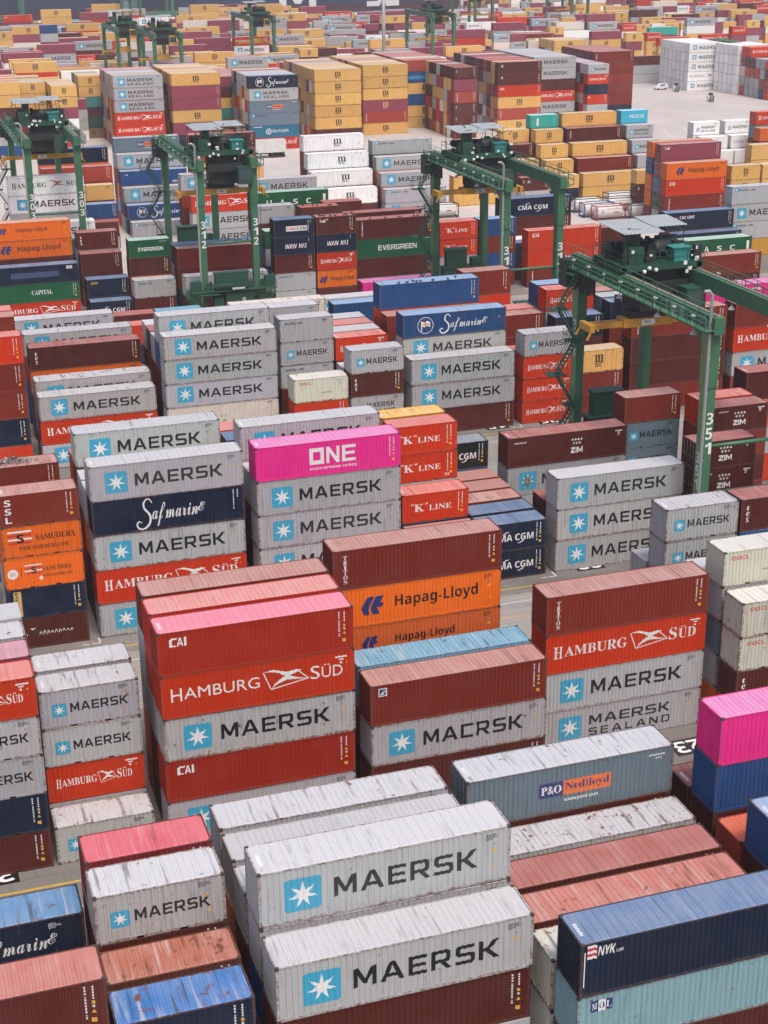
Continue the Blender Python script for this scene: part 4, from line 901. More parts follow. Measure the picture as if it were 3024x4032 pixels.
143.24,386.44,20|MR,H,,;GR,H,,;YL,H,,;GR,H,,;BR,H,,;RB,H,,
143.28,389.27,20|MR,H,,;YL,H,,;MR,H,,;RB,H,,;YL,H,,;PU,H,,
143.32,392.1,20|YL,H,,;GR,H,,;MR,H,,;RD,H,,;PU,H,,;MR,H,,
158.31,380.62,40|MR.zz,H,,vd;MR.zz,H,,vd;RD.dal,H,,vd;YL.msc40,H,,vd;RB.triton,H,,d;YL.msc40,H,,d
158.35,383.45,40|YL,H,,d;YL,H,,d;RB,H,,d;YL,H,,d;YL,H,,d;RB,H,,d
158.39,386.28,40|MR,H,,d;YL,H,,d;PU,H,,d;MR,H,,d;PU,H,,d;GR,H,,d
158.43,389.11,40|RD,H,,d;GR,H,,d;YL,H,,d;GR,H,,d;WH,H,,d;GR,H,,d
158.47,391.94,40|MR,H,,d;MR,H,,d;YL,H,,d;WH,H,,d;MR,H,,d;WH,H,,d
158.51,394.77,40|PU,H,,d;RB,H,,d;GR,H,,d;PU,H,,d;PU,H,,d;GR,H,,d
158.55,397.6,40|MR,H,,d;PU,H,,d;YL,H,,d;GR,H,,d;GR,H,,d;PU,H,,d
158.59,400.43,40|MR,H,,d;MR,H,,d;GR,H,,d;YL,H,,d;YL,H,,d;MR,H,,d
158.63,403.26,40|MR,H,,d;GR,H,,d;PU,H,,d;WC,H,,d;MR,H,,d;YL,H,,d
158.68,406.09,40|WC,H,,d;YL,H,,d;MR,H,,d;MR,H,,d;WH,H,,d;RB,H,,d
158.72,408.92,40|MR,H,,d;PU,H,,d;MR,H,,d;MR,H,,d;RD,H,,d;PU,H,,d
158.76,411.75,40|MR,H,,d;GR,H,,d;MR,H,,d;RD,H,,d;YL,H,,d;MR,H,,d
172.79,390.69,40|GR.m40n,H,,;GR.m40n,H,,;MR,H,,;RD.hs40,H,,;GR.m40n,H,,;MR,H,,
172.83,393.52,40|GR,H,,;RD,H,,;MR,H,,;GR,H,,;PU,H,,;GR,H,,
172.87,396.35,40|GR,H,,;GR,H,,;GR,H,,;YL,H,,;MR,H,,;YL,H,,
172.92,399.18,40|GR,H,,;PU,H,,;MR,H,,;GR,H,,;RD,H,,;MR,H,,
172.96,402.01,40|GR,H,,;PU,H,,;GR,H,,;WH,H,,;GR,H,,;YL,H,,
173.0,404.84,40|GR,H,,;PU,H,,;GR,H,,;PU,H,,;WH,H,,;GR,H,,
173.04,407.67,40|GR,H,,;GR,H,,;RD,H,,;GR,H,,;PU,H,,;MR,H,,
173.08,410.5,40|GR,H,,;GR,H,,;GR,H,,;YL,H,,;GR,H,,;GR,H,,
173.12,413.33,40|GR,H,,;PU,H,,;GR,H,,;RD,H,,;MR,H,,;MR,H,,
173.16,416.16,40|GR,H,,;GR,H,,;GR,H,,;RD,H,,;RD,H,,;GR,H,,
186.2,385.41,20|GR.m20,S,,;RD.hs20,S,,;NV,S,,;RD.dal,S,,;GR,S,,;GR,S,,
186.24,388.24,20|GR,S,,;MR,S,,;RD,S,,;GR,S,,;RD,S,,;RD,S,,
186.28,391.07,20|PU,S,,;GR,S,,;RD,S,,;YL,S,,;NV,S,,;RD,S,,
186.32,393.9,20|GR,S,,;YL,S,,;PU,S,,;RD,S,,;YL,S,,;GR,S,,
186.37,396.73,20|GR,S,,;RD,S,,;YL,S,,;RD,S,,;GR,S,,;YL,S,,
186.41,399.56,20|GR,S,,;PU,S,,;PU,S,,;YL,S,,;RD,S,,;YL,S,,
186.45,402.39,20|GR,S,,;MR,S,,;PU,S,,;YL,S,,;GR,S,,;MR,S,,
186.49,405.22,20|GR,S,,;PU,S,,;GR,S,,;RD,S,,;NV,S,,;YL,S,,
194.65,399.5,40|BR.tex40,H,,vd;BR,H,,d;BR,H,,d;BR,H,,d;BR,H,,d;NV,H,,d
194.69,402.33,40|BR,H,,d;MR,H,,d;WH,H,,d;YL,H,,d;BR,H,,d;WC,H,,d
194.73,405.16,40|BR,H,,d;PU,H,,d;PU,H,,d;BR,H,,d;WC,H,,d;PU,H,,d
194.77,407.99,40|PU,H,,d;YL,H,,d;RD,H,,d;PU,H,,d;BR,H,,d;BR,H,,d
194.81,410.82,40|BR,H,,d;YL,H,,d;BR,H,,d;NV,H,,d;PU,H,,d;WC,H,,d
194.85,413.65,40|BR,H,,d;BR,H,,d;PU,H,,d;RD,H,,d;GR,H,,d;GR,H,,d
194.89,416.48,40|BR,H,,d;WC,H,,d;NV,H,,d;BR,H,,d;NV,H,,d;BR,H,,d
194.93,419.31,40|BR,H,,d;GR,H,,d;YL,H,,d;WH,H,,d;PU,H,,d;RD,H,,d
250.98,447.51,40|WH.m40r,H,,d;WH.m40r,H,,d;WH.m40r,H,,d;WH.hsr,H,,d;WH.m40r,H,,d
251.02,450.34,40|WH,H,,d;WH,H,,d;WH,H,,d;WH,H,,d;WH,H,,d
251.06,453.17,40|WH,H,,d;WH,H,,d;WH,H,,d;WH,H,,d;WH,H,,d
251.1,456.0,40|WH,H,,d;WH,H,,d;WH,H,,d;WH,H,,d;WH,H,,d
251.14,458.83,40|WH,H,,d;WH,H,,d;WH,H,,d;WH,H,,d;WH,H,,d
251.19,461.66,40|WH,H,,d;WH,H,,d;WH,H,,d;WH,H,,d;WH,H,,d
251.23,464.49,40|WH,H,,d;WH,H,,d;WH,H,,d;WH,H,,d;WH,H,,d
259.69,432.95,40|WH.mscw,H,,;WH,H,,;WH,H,,;WH,H,,;WH,H,,
259.73,435.78,40|WH,H,,;WH,H,,;WH,H,,;WH,H,,;WH,H,,
259.77,438.61,40|WH,H,,;WH,H,,;WH,H,,;WH,H,,;WH,H,,
259.81,441.44,40|WH,H,,;WH,H,,;WH,H,,;WH,H,,;WH,H,,
259.85,444.27,40|WH,H,,;WH,H,,;WH,H,,;WH,H,,;WH,H,,
71.34,619.53,40|GR.m40,H,,;RD,H,,;WC,H,,;PU,H,,
69.91,604.2,40|GR.ms40,H,,;MR,H,,;WC,H,,
69.23,597.95,40|GR.ms40,H,,;PU,H,,
69.96,646.83,40|BL,H,,;MR,H,,;YL,H,,;YL,H,,
80.34,625.21,40|YL.msc40,H,,;RD,H,,;GR,H,,;PU,H,,;GR,H,,
84.92,614.42,40|YL,H,,;PU,H,,;RD,H,,;GR,H,,
74.36,568.37,20|YL.msc20,H,,;YL.msc20,H,,;GR,H,,
55.3,555.94,40|GR.ml40,H,,;GR,H,,;GR,H,,
60.48,593.55,20|GR.m20,H,,;PU,H,,;YL,H,,
48.35,518.26,20|GR.m20,H,,;MR,H,,;YL,H,,;PU,H,,;YL,H,,
39.97,561.99,40|GR.m40,H,,;YL,H,,;WC,H,,;YL,H,,
61.9,512.57,40|RD.hs40,H,,;YL,H,,;GR,H,,
40.3,471.63,40|WH,H,,;GR,H,,;GR,H,,;RD,H,,
62.5,687.24,40|RD.dal,H,,;PU,H,,;YL,H,,;MR,H,,;PU,H,,
75.98,667.48,40|YL.msc40,H,,;YL,H,,;GR,H,,;GR,H,,;RD,H,,;GR,H,,
94.94,692.14,40|PU,H,,;RD,H,,;RD,H,,;MR,H,,;GR,H,,
92.1,740.05,40|TL,H,,;WH,H,,;GR,H,,
101.21,698.58,40|YL,H,,;WH,H,,;GR,H,,;YL,H,,;MR,H,,;MR,H,,
101.93,721.34,40|PU,H,,;WH,H,,;GR,H,,;YL,H,,;WH,H,,
123.6,762.87,40|GR,H,,;RD,H,,;GR,H,,;YL,H,,
61.04,636.75,20|YL.msc20,H,,;MR,H,,;PU,H,,;RD,H,,
50.5,591.77,20|YL.msc20,H,,;YL,H,,;YL,H,,;PU,H,,;WH,H,,
50.99,619.84,40|GR.m40,H,,;WH,H,,;PU,H,,;WH,H,,;YL,H,,
64.74,575.5,20|BL,H,,;GR,H,,;PU,H,,;PU,H,,;RD,H,,;PU,H,,
128.6,652.75,40|YL.msc40,H,,;PU,H,,;YL,H,,;GR,H,,;YL,H,,
139.57,676.0,40|YL.msc40,H,,;YL,H,,;YL,H,,;PU,H,,;PU,H,,;WH,H,,
134.81,618.97,40|PU,H,,;PU,H,,;YL,H,,;WH,H,,;PU,H,,
143.38,579.35,40|GR.m40n,H,,;GR.m40n,H,,;MR,H,,;MR,H,,;PU,H,,;MR,H,,
157.12,601.37,40|YL.msc40,H,,;PU,H,,;GR,H,,;PU,H,,;MR,H,,;RD,H,,
123.8,603.02,20|PU,H,,;PU,H,,;WH,H,,;RD,H,,
107.28,579.03,40|YL,H,,;GR,H,,;GR,H,,;GR,H,,
132.03,596.41,20|GR.m20,H,,;GR,H,,;WH,H,,
98.84,476.14,40|YL.msc40,H,,;YL.msc40,H,,;YL,H,,;YL,H,,;MR,H,,
104.12,455.31,40|GR.m40,H,,;YL,H,,;WH,H,,;PU,H,,;GR,H,,
149.96,550.47,40|YL.msc40,H,,;BL,H,,;PU,H,,;WC,H,,
136.79,539.13,40|MR,H,,;PU,H,,;MR,H,,
119.26,585.56,40|YL.msc40,H,,;GR,H,,;GR,H,,;YL,H,,;GR,H,,
111.38,566.88,40|YL.msc40,H,,;YL,H,,;YL,H,,
182.4,624.16,40|GR.m40,H,,;PU,H,,;YL,H,,;YL,H,,;YL,H,,
183.07,618.8,40|GR.m40,H,,;PU,H,,;YL,H,,;GR,H,,
167.18,560.03,20|GR.ms20,H,,;YL,H,,;PU,H,,;YL,H,,
177.23,593.3,20|GR.m20,H,,;YL,H,,
179.28,557.0,40|WH.m40,H,,;WH,H,,;YL,H,,;YL,H,,
178.47,541.75,40|GR.m40,H,,d;GR,H,,d;GR,H,,d
178.51,544.58,40|GR,H,,d;GR,H,,d;GR,H,,d
178.55,547.41,40|GR,H,,d;PU,H,,d;GR,H,,d
178.59,550.24,40|GR,H,,d;YL,H,,d;GR,H,,d
178.63,553.07,40|GR,H,,d;GR,H,,d;YL,H,,d
236.69,704.41,40|GR.m40,H,,;BL,H,,;BL,H,,;WC,H,,
198.1,624.01,40|YL.msc40,H,,;WC,H,,;RD,H,,
168.81,568.48,40|PU,H,,;PU,H,,;YL,H,,;YL,H,,
234.74,540.77,40|BR.tex40,H,,d;YL.msc40,H,,d;MR,H,,d;GR,H,,d
234.78,543.6,40|BR,H,,d;BR,H,,d;WH,H,,d;PU,H,,d
234.82,546.43,40|BR,H,,d;MR,H,,d;PU,H,,d;YL,H,,d
234.87,549.26,40|BR,H,,d;PU,H,,d;GR,H,,d;GR,H,,d
234.91,552.09,40|WH,H,,d;WC,H,,d;MR,H,,d;GR,H,,d
232.6,509.2,40|YL.msc40,H,,d;YL,H,,d;BL,H,,d;WH,H,,d
232.64,512.03,40|YL,H,,d;WH,H,,d;GR,H,,d;WH,H,,d
232.68,514.86,40|YL,H,,d;WH,H,,d;GR,H,,d;YL,H,,d
232.72,517.69,40|YL,H,,d;PU,H,,d;YL,H,,d;YL,H,,d
232.76,520.52,40|YL,H,,d;PU,H,,d;YL,H,,d;WC,H,,d
267.06,619.48,40|MR,H,,;GR,H,,;YL,H,,;GR,H,,
284.39,598.81,40|GR.m40,H,,;MR,H,,;WH,H,,;WC,H,,
270.71,599.05,20|GR.m20,H,,;YL,H,,;GR,H,,;GR,H,,
258.27,570.07,20|YL.msc20,H,,;PU,H,,;GR,H,,;PU,H,,
262.52,541.68,40|PU,H,,;YL.msc40,H,,;GR,H,,;YL,H,,
309.13,655.32,40|YL,H,,;WC,H,,;PU,H,,;PU,H,,;WH,H,,
288.11,650.07,20|RD.hs20,H,,;PU,H,,;GR,H,,;YL,H,,
296.06,642.75,20|GR.m20,H,,;YL,H,,;RD,H,,;WC,H,,
289.88,645.36,40|PU,H,,;YL,H,,;GR,H,,;WC,H,,;WH,H,,
230.55,608.21,40|YL.msc40,H,,;RD,H,,;GR,H,,
252.64,494.38,20|YL.msc20,H,,;PU,H,,;YL,H,,;YL,H,,;WC,H,,
277.87,527.21,20|RD.hs20,H,,;YL.msc20,H,,;YL.msc20,H,,;YL,H,,
272.02,506.93,40|RD.dal,H,,;YL,H,,;MR,H,,;RD,H,,
291.79,551.98,40|TG,H,,;PU,H,,;PU,H,,;YL,H,,
312.32,560.35,40|RD.hs40,H,,;MR,H,,;MR,H,,;MR,H,,
308.27,552.68,40|GR.m40,H,,;WH,H,,;YL,H,,;MR,H,,;RD,H,,
291.72,512.19,40|RD.hs40,H,,;YL,H,,;PU,H,,;PU,H,,
300.77,506.48,20|RD.hs20,H,,;PU,H,,;PU,H,,;MR,H,,;GR,H,,
348.32,588.21,40|YL.msc40,H,,;GR,H,,;YL,H,,;MR,H,,;RD,H,,
345.32,570.41,20|YL.msc20,H,,d;PU,H,,d;GR,H,,d;YL,H,,d
250.56,483.18,40|GR.m40,H,,;GY.pono,H,,
244.15,473.52,40|MR,H,,;GR,H,,;GR,H,,
261.26,503.7,20|YL.msc20,H,,;WC,H,,
312.34,607.58,40|MR,H,,;GR,H,,;RD,H,,;YL,H,,;PU,H,,
316.06,604.88,40|YL.msc40,H,,;GR,H,,;PU,H,,;GR,H,,
260.62,426.96,40|RD.hs40,H,,d;MR,H,,d;RD,H,,d;GR,H,,d;GR,H,,d
260.67,429.79,40|RD,H,,d;PU,H,,d;WC,H,,d;GR,H,,d;RD,H,,d
344.34,592.2,20|PU,H,,;WH,H,,;WC,H,,;PU,H,,;GR,H,,
260.5,424.0,20|MR,H,,d;RB,H,,d;GR,H,,d;GR,H,,d
260.5,421.2,40|GR,H,,d;RD,H,,d;GR,H,,d;GR,H,,d
260.5,418.4,40|GR,H,,d;GR,H,,d;RB,H,,d;BL,H,,d
260.5,415.6,40|RD,H,,d;MR,H,,d;RB,H,,d;RD,H,,d'''.strip().split('\n')
LABELS = '''long maroon container, left of the long pale blue container with small letter plate
topmost long grey container with star square, right of the short navy container with code marks
long blue container, right of the short navy container with code marks
long grey container with star square, right of the short navy container with code marks
topmost long grey container with star square, right of the short navy with code marks
topmost long grey container, right of the short dark red container
topmost long grey container, left of the long grey with patched lettering
topmost long grey container, left of the long grey container with patched lettering
long maroon container, directly under the long pale blue container with small letter plate
long pale blue container with small letter plate, second from the top in its stack
long navy container with little wavy flag, on top of its stack
long cream container, just behind the long pale blue container with small letter plate
topmost long cream container, just behind the long navy container with little wavy flag
topmost long maroon container, farther back than the long navy with little wavy flag
topmost long maroon container, farther back than the long navy container with little wavy flag
topmost long grey container, farther back than the long navy container with little wavy flag
long maroon container, left of the long orange-red container
topmost long blue-grey container with orange-navy panel, right of the long grey container with patched lettering
long maroon container, two below the long magenta container
long blue container, directly under the long magenta container
long magenta container, on top of its stack
topmost long maroon container, farther back than the long orange-red container
long orange-red container, on top of its stack
topmost long blue container, just in front of the long orange-red container
topmost short maroon container, nearer than the short navy container with white script
short navy container with white script, on top of its stack
short navy container with code marks, on top of its stack
topmost short maroon container, just behind the short navy container with code marks
short maroon container, farther back than the short navy container with code marks
topmost short grey container with star square, just in front of the short dark red container
short dark red container, on top of its stack
short maroon container, farther back than the short navy container with white script
short navy container, farther back than the short navy container with white script
short grey container with star square, just in front of the short purple container
short grey container with star square, just in front of the short purple
topmost short red container with white flag lettering, just in front of the short purple container
short purple container, on top of its stack
topmost short grey container, just behind the short purple container
topmost short grey container with star square, left of the short dark red container
short red container with white flag lettering, farther back than the short dark red container
short grey container with star square, farther back than the short dark red container
topmost short grey container with star square, nearer than the short maroon container with faint script
topmost short grey container, nearer than the short maroon container with faint script
long grey container with star square, right of the short dark red container
long deep red container with corner letters, right of the short dark red container
long grey container with star square, left of the long light blue container
long red container with white flag lettering, left of the long light blue container
topmost long deep red container with corner letters, nearer than the long navy with white script
topmost long red container, nearer than the long navy container with white script
topmost long red-brown container, nearer than the long navy container with white script
long maroon container, directly under the long grey container with patched lettering
long grey container with patched lettering, second from the top in its stack
long red-brown container with little square badge, on top of its stack
long light blue container, on top of its stack
long dull orange container with small arrow emblem, third from the top in its stack
long orange container with arrow emblem, resting on the long dull orange with small arrow emblem
long red-brown container with downward lettering, two above the long dull orange with small arrow emblem
long grey container with two-line lettering, left of the long magenta container
long grey container with star square, left of the short blue-grey container
long red container with white flag lettering, left of the short blue-grey container
topmost long red-brown container with downward lettering, left of the short blue-grey container
short maroon container with downward lettering, just in front of the short blue-grey container
short cream container with red lettering, just in front of the short blue-grey container
topmost short cream container with red lettering, just in front of the short blue-grey container
short grey container, directly under the short blue-grey container
short blue-grey container, third from the top in its stack
short grey container, resting on the short blue-grey container
topmost short cream container with red lettering, two above the short blue-grey container
short grey container with star square, farther back than the short blue-grey container
topmost short grey container with star square, farther back than the short blue-grey container
topmost short maroon container with downward lettering, right of the long maroon container with star rows
short maroon container with faint script, fifth from the top in its stack
short navy container with yellow downward plate, fourth from the top in its stack
short orange container with round badge, third from the top in its stack
short orange container with red-white flag, second from the top in its stack
short red-brown container with three downward letters, on top of its stack
topmost short red-brown container, farther back than the short red-brown container with three downward letters
long grey container with star square, three below the long navy container with white script
long red container with white flag lettering, two below the long navy container with white script
long grey container with star square, directly under the long navy container with white script
long navy container with white script, second from the top in its stack
topmost long grey container with star square, resting on the long navy container with white script
topmost long grey container with star square, farther back than the long navy with white script
long grey container with star square, right of the long navy container with white script
long grey container with star square, left of the short red with faded serif lettering
long grey container with star square, left of the short red container with faded serif lettering
topmost long magenta container with giant white lettering, left of the short yellow container
long grey container with star square, right of the long pale beige with faint handling marks
topmost short red container with white serif lettering, nearer than the short yellow container
short red container with faded serif lettering, second from the top in its stack
short red container with white serif lettering, resting on the short red with faded serif lettering
short yellow container, on top of its stack
short navy container with curved white strokes, left of the short blue-grey container
short navy container with curved white strokes, nearer than the short black with curved white strokes
topmost short navy container, left of the long grey container with scraped star square
topmost short red-brown container, nearer than the short black container with curved white strokes
short black container with curved white strokes, on top of its stack
long grey container with star square, nearer than the long grey container with scraped star square
long grey container with star square, right of the long grey container with scraped star square
topmost long grey container with star square, right of the long maroon container with star rows
long grey container with scraped star square, second from the top in its stack
long maroon container with star rows, on top of its stack
short maroon container with star rows, right of the long maroon container with star rows
topmost short maroon container with star rows, right of the long maroon container with star rows
short blue-grey container with star square, right of the long maroon with star rows
short blue-grey container with star square, right of the long maroon container with star rows
topmost short red-brown container, right of the long maroon container with star rows
topmost short maroon container with star rows, right of the long maroon with star rows
topmost short red container, right of the long maroon container with star rows
topmost long maroon container, right of the long blue-grey container
long navy container, farther back than the short red-brown container with three downward letters
long red-brown container, left of the long orange container
long red-brown container, left of the long orange
topmost long red container, left of the long orange container
long red container with white flag lettering, nearer than the long orange container
topmost long grey container with star square, nearer than the long orange container
topmost long grey container with star square, right of the long orange container
long orange container, second from the top in its stack
topmost long maroon container with downward lettering, resting on the long orange container
topmost long grey container with star square, farther back than the long orange container
long pale beige container with faint handling marks, fourth from the top in its stack
long grey container with star square, resting on the long pale beige with faint handling marks
long grey container with star square, two above the long pale beige with faint handling marks
long grey container with star square, three above the long pale beige with faint handling marks
topmost long grey container with star square, left of the long pale beige container
short red container, left of the short grey container with two-line lettering
topmost short cream container with red lettering, left of the short grey container with two-line lettering
short grey container with small corner lettering, nearer than the long pale beige container
short grey container with star square, nearer than the long pale beige container
topmost short grey container with small corner lettering, nearer than the long pale beige container
topmost short grey container, nearer than the long pale beige container
short grey container with two-line lettering, third from the top in its stack
short maroon container with downward lettering, resting on the short grey container with two-line lettering
topmost short grey container with star square, two above the short grey container with two-line lettering
short red container with white flag lettering, farther back than the short grey with two-line lettering
long maroon container, right of the short yellow container
long grey container with star square, right of the short yellow container
topmost long grey container with star square, right of the short grey container with two-line lettering
long grey container with star square, right of the short grey container with two-line lettering
long blue container with script and flag badge, right of the short orange with arrow emblem
topmost long blue container with code marks, right of the short orange container with arrow emblem
topmost short red-brown container, left of the long red container with slanted lettering
short red container with white flag lettering, right of the short black with curved white strokes
short red container with white flag lettering, right of the short yellow container
short red container with white flag lettering, left of the long blue-grey container
topmost short grey container with star square, left of the long blue-grey container
topmost short red-brown container, left of the long blue-grey container
short red-brown container, right of the short black with curved white strokes
short red-brown container, right of the short black container with curved white strokes
topmost short ochre container with stacked letters, right of the short black with curved white strokes
topmost short navy container, left of the long blue-grey container
topmost short red container with white flag lettering, left of the long blue-grey container
topmost short blue container, left of the long blue-grey container
long red-brown container, nearer than the long blue-grey container
long maroon container, nearer than the long blue-grey
long maroon container, nearer than the long blue-grey container
topmost long red-brown container with downward lettering, right of the long blue-grey container
topmost long navy container, just in front of the long blue-grey container
long blue-grey container, on top of its stack
topmost long red-brown container, just behind the long blue-grey container
long grey container with star square, right of the long blue-grey container
long red container with white flag lettering, right of the long blue-grey container
topmost long red-brown container, right of the long blue-grey container
topmost long magenta container with giant white lettering, right of the long blue-grey container
topmost long grey container with star square, nearer than the long green with white serif word
long pale beige container, on top of its stack
topmost long blue container, nearer than the short orange container with arrow emblem
long maroon container, right of the long blue-grey container
topmost long red-brown container with downward lettering, right of the long blue-grey
topmost long green container with four spaced letters, right of the long blue-grey container
long red container with white flag lettering, directly under the long green with white serif word
long green container with white serif word, second from the top in its stack
long navy container with painted-over lettering, on top of its stack
long orange container with arrow emblem, directly under the long orange container with small arrow emblem
long orange container with small arrow emblem, on top of its stack
short navy container with curved white strokes, right of the long green with white serif word
short navy container with small yellow word, on top of its stack
topmost short maroon container, farther back than the short navy container with small yellow word
short maroon container with downward lettering, farther back than the short navy with small yellow word
short maroon container, right of the short navy container with small yellow word
short grey container with small corner lettering, right of the short navy with small yellow word
short maroon container, directly under the short green container with bold white lettering
short green container with bold white lettering, on top of its stack
long maroon container, left of the long pale beige container
topmost long grey container with star square, left of the long pale beige
long red-brown container, right of the short green container with bold white lettering
topmost long red-brown container, right of the short green container with bold white lettering
short grey container with small corner lettering, three below the short navy with white name panel
short maroon container, two below the short navy container with white name panel
short navy container with outlined italic lettering, directly under the short navy with white name panel
short navy container with white name panel, on top of its stack
short orange container with arrow emblem, fourth from the top in its stack
short red container with white flag lettering, resting on the short orange container with arrow emblem
short navy container with outlined italic lettering, directly under the short maroon with yellow corner plate
short maroon container with yellow corner plate, on top of its stack
short grey container with small corner lettering, left of the short navy with white name panel
long green container with four spaced letters, left of the short maroon with yellow corner plate
long maroon container, directly under the long green container with bold white lettering
long green container with bold white lettering, second from the top in its stack
topmost long maroon container with downward lettering, resting on the long green with bold white lettering
topmost long maroon container, farther back than the long green container with bold white lettering
short grey container, right of the long green container with bold white lettering
short red container with white serif lettering, left of the short maroon container with corner letter
short red container with white serif lettering, right of the long green with bold white lettering
short blue container, left of the long red container with slanted lettering
short red-brown container, left of the long red container with slanted lettering
topmost short blue container, left of the long red container with slanted lettering
long red-brown container with downward lettering, directly under the long red container with slanted lettering
long red container with slanted lettering, second from the top in its stack
topmost long red container with corner letters, resting on the long red container with slanted lettering
long maroon container, farther back than the long red container with slanted lettering
long navy container with curved white strokes, farther back than the long red with slanted lettering
short blue container, right of the long red container with slanted lettering
short navy container, right of the long red container with slanted lettering
topmost short maroon container, right of the long red container with slanted lettering
long navy container with slanted corner lettering, on top of its stack
topmost long navy container with curved white strokes, right of the long red with slanted lettering
long grey container with star square, right of the long navy container with slanted corner lettering
long grey container with small corner lettering, right of the long navy with slanted corner lettering
topmost long blue-grey container with orange-navy panel, farther back than the long blue with corner mark
topmost long grey container with star square, just behind the long blue container with corner mark
long blue container with corner mark, on top of its stack
long grey container with star square, just in front of the long blue with corner mark
long blue container with script and flag badge, nearer than the long blue with corner mark
topmost long grey container with small corner lettering, nearer than the long blue with corner mark
long navy container with code marks, on top of its stack
long rust-red container with code marks, on top of its stack
topmost long ochre container, nearer than the long rust-red container with code marks
topmost long blue container with code marks, nearer than the long rust-red container with code marks
long white container with star square, second from the top in its stack
long white container with red flag, on top of its stack
topmost long grey container with star square, right of the long blue container with corner mark
long grey container with star square, right of the short green container with bold white lettering
long grey container with star square, left of the short navy container with white name panel
topmost long red container with white flag lettering, right of the long blue with corner mark
topmost long grey container with star square, right of the long rust-red container
long rust-red container, second from the top in its stack
topmost long maroon container, resting on the long rust-red container
topmost long ochre container, nearer than the long rust-red container
long white container with stacked letters, right of the long steel blue container with round emblem
topmost long white container with stacked letters, right of the long steel blue with round emblem
long white container with stacked letters, right of the long steel blue with round emblem
topmost long white container with stacked letters, right of the short navy with white name panel
topmost long grey container with small corner lettering, left of the short ochre container
topmost long grey container with star square, left of the short ochre container
topmost long grey container with star square, right of the short maroon with yellow corner plate
long grey container with star square, right of the short maroon container with yellow corner plate
long grey container with small corner lettering, right of the short maroon with yellow corner plate
topmost short ochre container with stacked letters, left of the long purple with yellow corner plate
topmost short ochre container with stacked letters, right of the short ochre container
topmost short ochre container with stacked letters, right of the short maroon container with corner letter
topmost short maroon container with downward lettering, just behind the short ochre container
short ochre container, on top of its stack
short maroon container with corner letter, on top of its stack
topmost long ochre container with stacked letters, right of the short ochre container
topmost long maroon container with downward lettering, right of the short ochre container
topmost long ochre container with stacked letters, right of the short maroon container with corner letter
topmost long red-brown container, right of the short maroon container with corner letter
long ochre container, right of the short maroon container with corner letter
topmost long ochre container with stacked letters, right of the short maroon with corner letter
long ochre container with stacked letters, left of the short ochre container
topmost long ochre container with stacked letters, left of the short ochre container
long red-brown container with downward lettering, right of the long red container with slanted lettering
long red container with corner letters, right of the long red container with slanted lettering
topmost long orange container with arrow emblem, right of the long red container with slanted lettering
long purple container with yellow corner plate, on top of its stack
topmost short ochre container with stacked letters, right of the long purple with yellow corner plate
long red container with white flag lettering, right of the long rust-red container with code marks
long red container with white flag lettering, right of the long navy container with code marks
long grey container with two-line lettering, right of the long navy container with code marks
long grey container with two-line lettering, left of the long rust-red container
topmost long grey container with two-line lettering, left of the long rust-red container
long purple container, left of the long blue-grey with small corner lettering
long ochre container with stacked letters, left of the long blue-grey container with small corner lettering
long purple container, left of the long blue-grey container with small corner lettering
long purple container, left of the long navy container with script and flag badge
long ochre container with stacked letters, left of the long navy with script and flag badge
long red container with white flag lettering, directly under the long steel blue with round emblem
long steel blue container with round emblem, fifth from the top in its stack
long blue-grey container with small corner lettering, fourth from the top in its stack
long blue-grey container with orange-navy panel, resting on the long blue-grey container with small corner lettering
long grey container with two-line lettering, directly under the long navy with script and flag badge
long navy container with script and flag badge, on top of its stack
long ochre container with stacked letters, left of the long rust-red with downward lettering
long ochre container with stacked letters, left of the long purple with ochre letters
long ochre container with stacked letters, left of the long rust-red container with downward lettering
long ochre container with stacked letters, left of the long purple container with ochre letters
topmost long ochre container with stacked letters, left of the long purple container with ochre letters
long ochre container with stacked letters, directly under the long rust-red container with downward lettering
long rust-red container with downward lettering, fifth from the top in its stack
long purple container with ochre letters, fourth from the top in its stack
long ochre container with stacked letters, resting on the long purple container with ochre letters
long ochre container with stacked letters, two above the long purple container with ochre letters
topmost long ochre container with stacked letters, three above the long purple container with ochre letters
long ochre container with stacked letters, right of the long purple container with ochre letters
long red container with corner letters, right of the long purple container with ochre letters
long maroon container with corner letter, right of the long purple container with ochre letters
topmost long maroon container with corner letter, right of the long purple container with ochre letters
topmost long red-brown container with downward lettering, right of the long purple container with ochre letters'''.strip().split('\n')
WEAR = {'': None, '1': .25, '2': .45, '3': .7, '4': .95, '5': .8, '6': 1.0, '7': .4, 'p': .05}
far = []                                             # every container past the 300 that show largest
_des = des
DES = {}
def des(key, L, H):
    if (key, L, H) not in DES: DES[(key, L, H)] = _des(key, L, H)
    return DES[(key, L, H)]
LIGHTC = ('GR', 'WH', 'CR', 'YL', 'OR', 'OD', 'WC', 'SB')
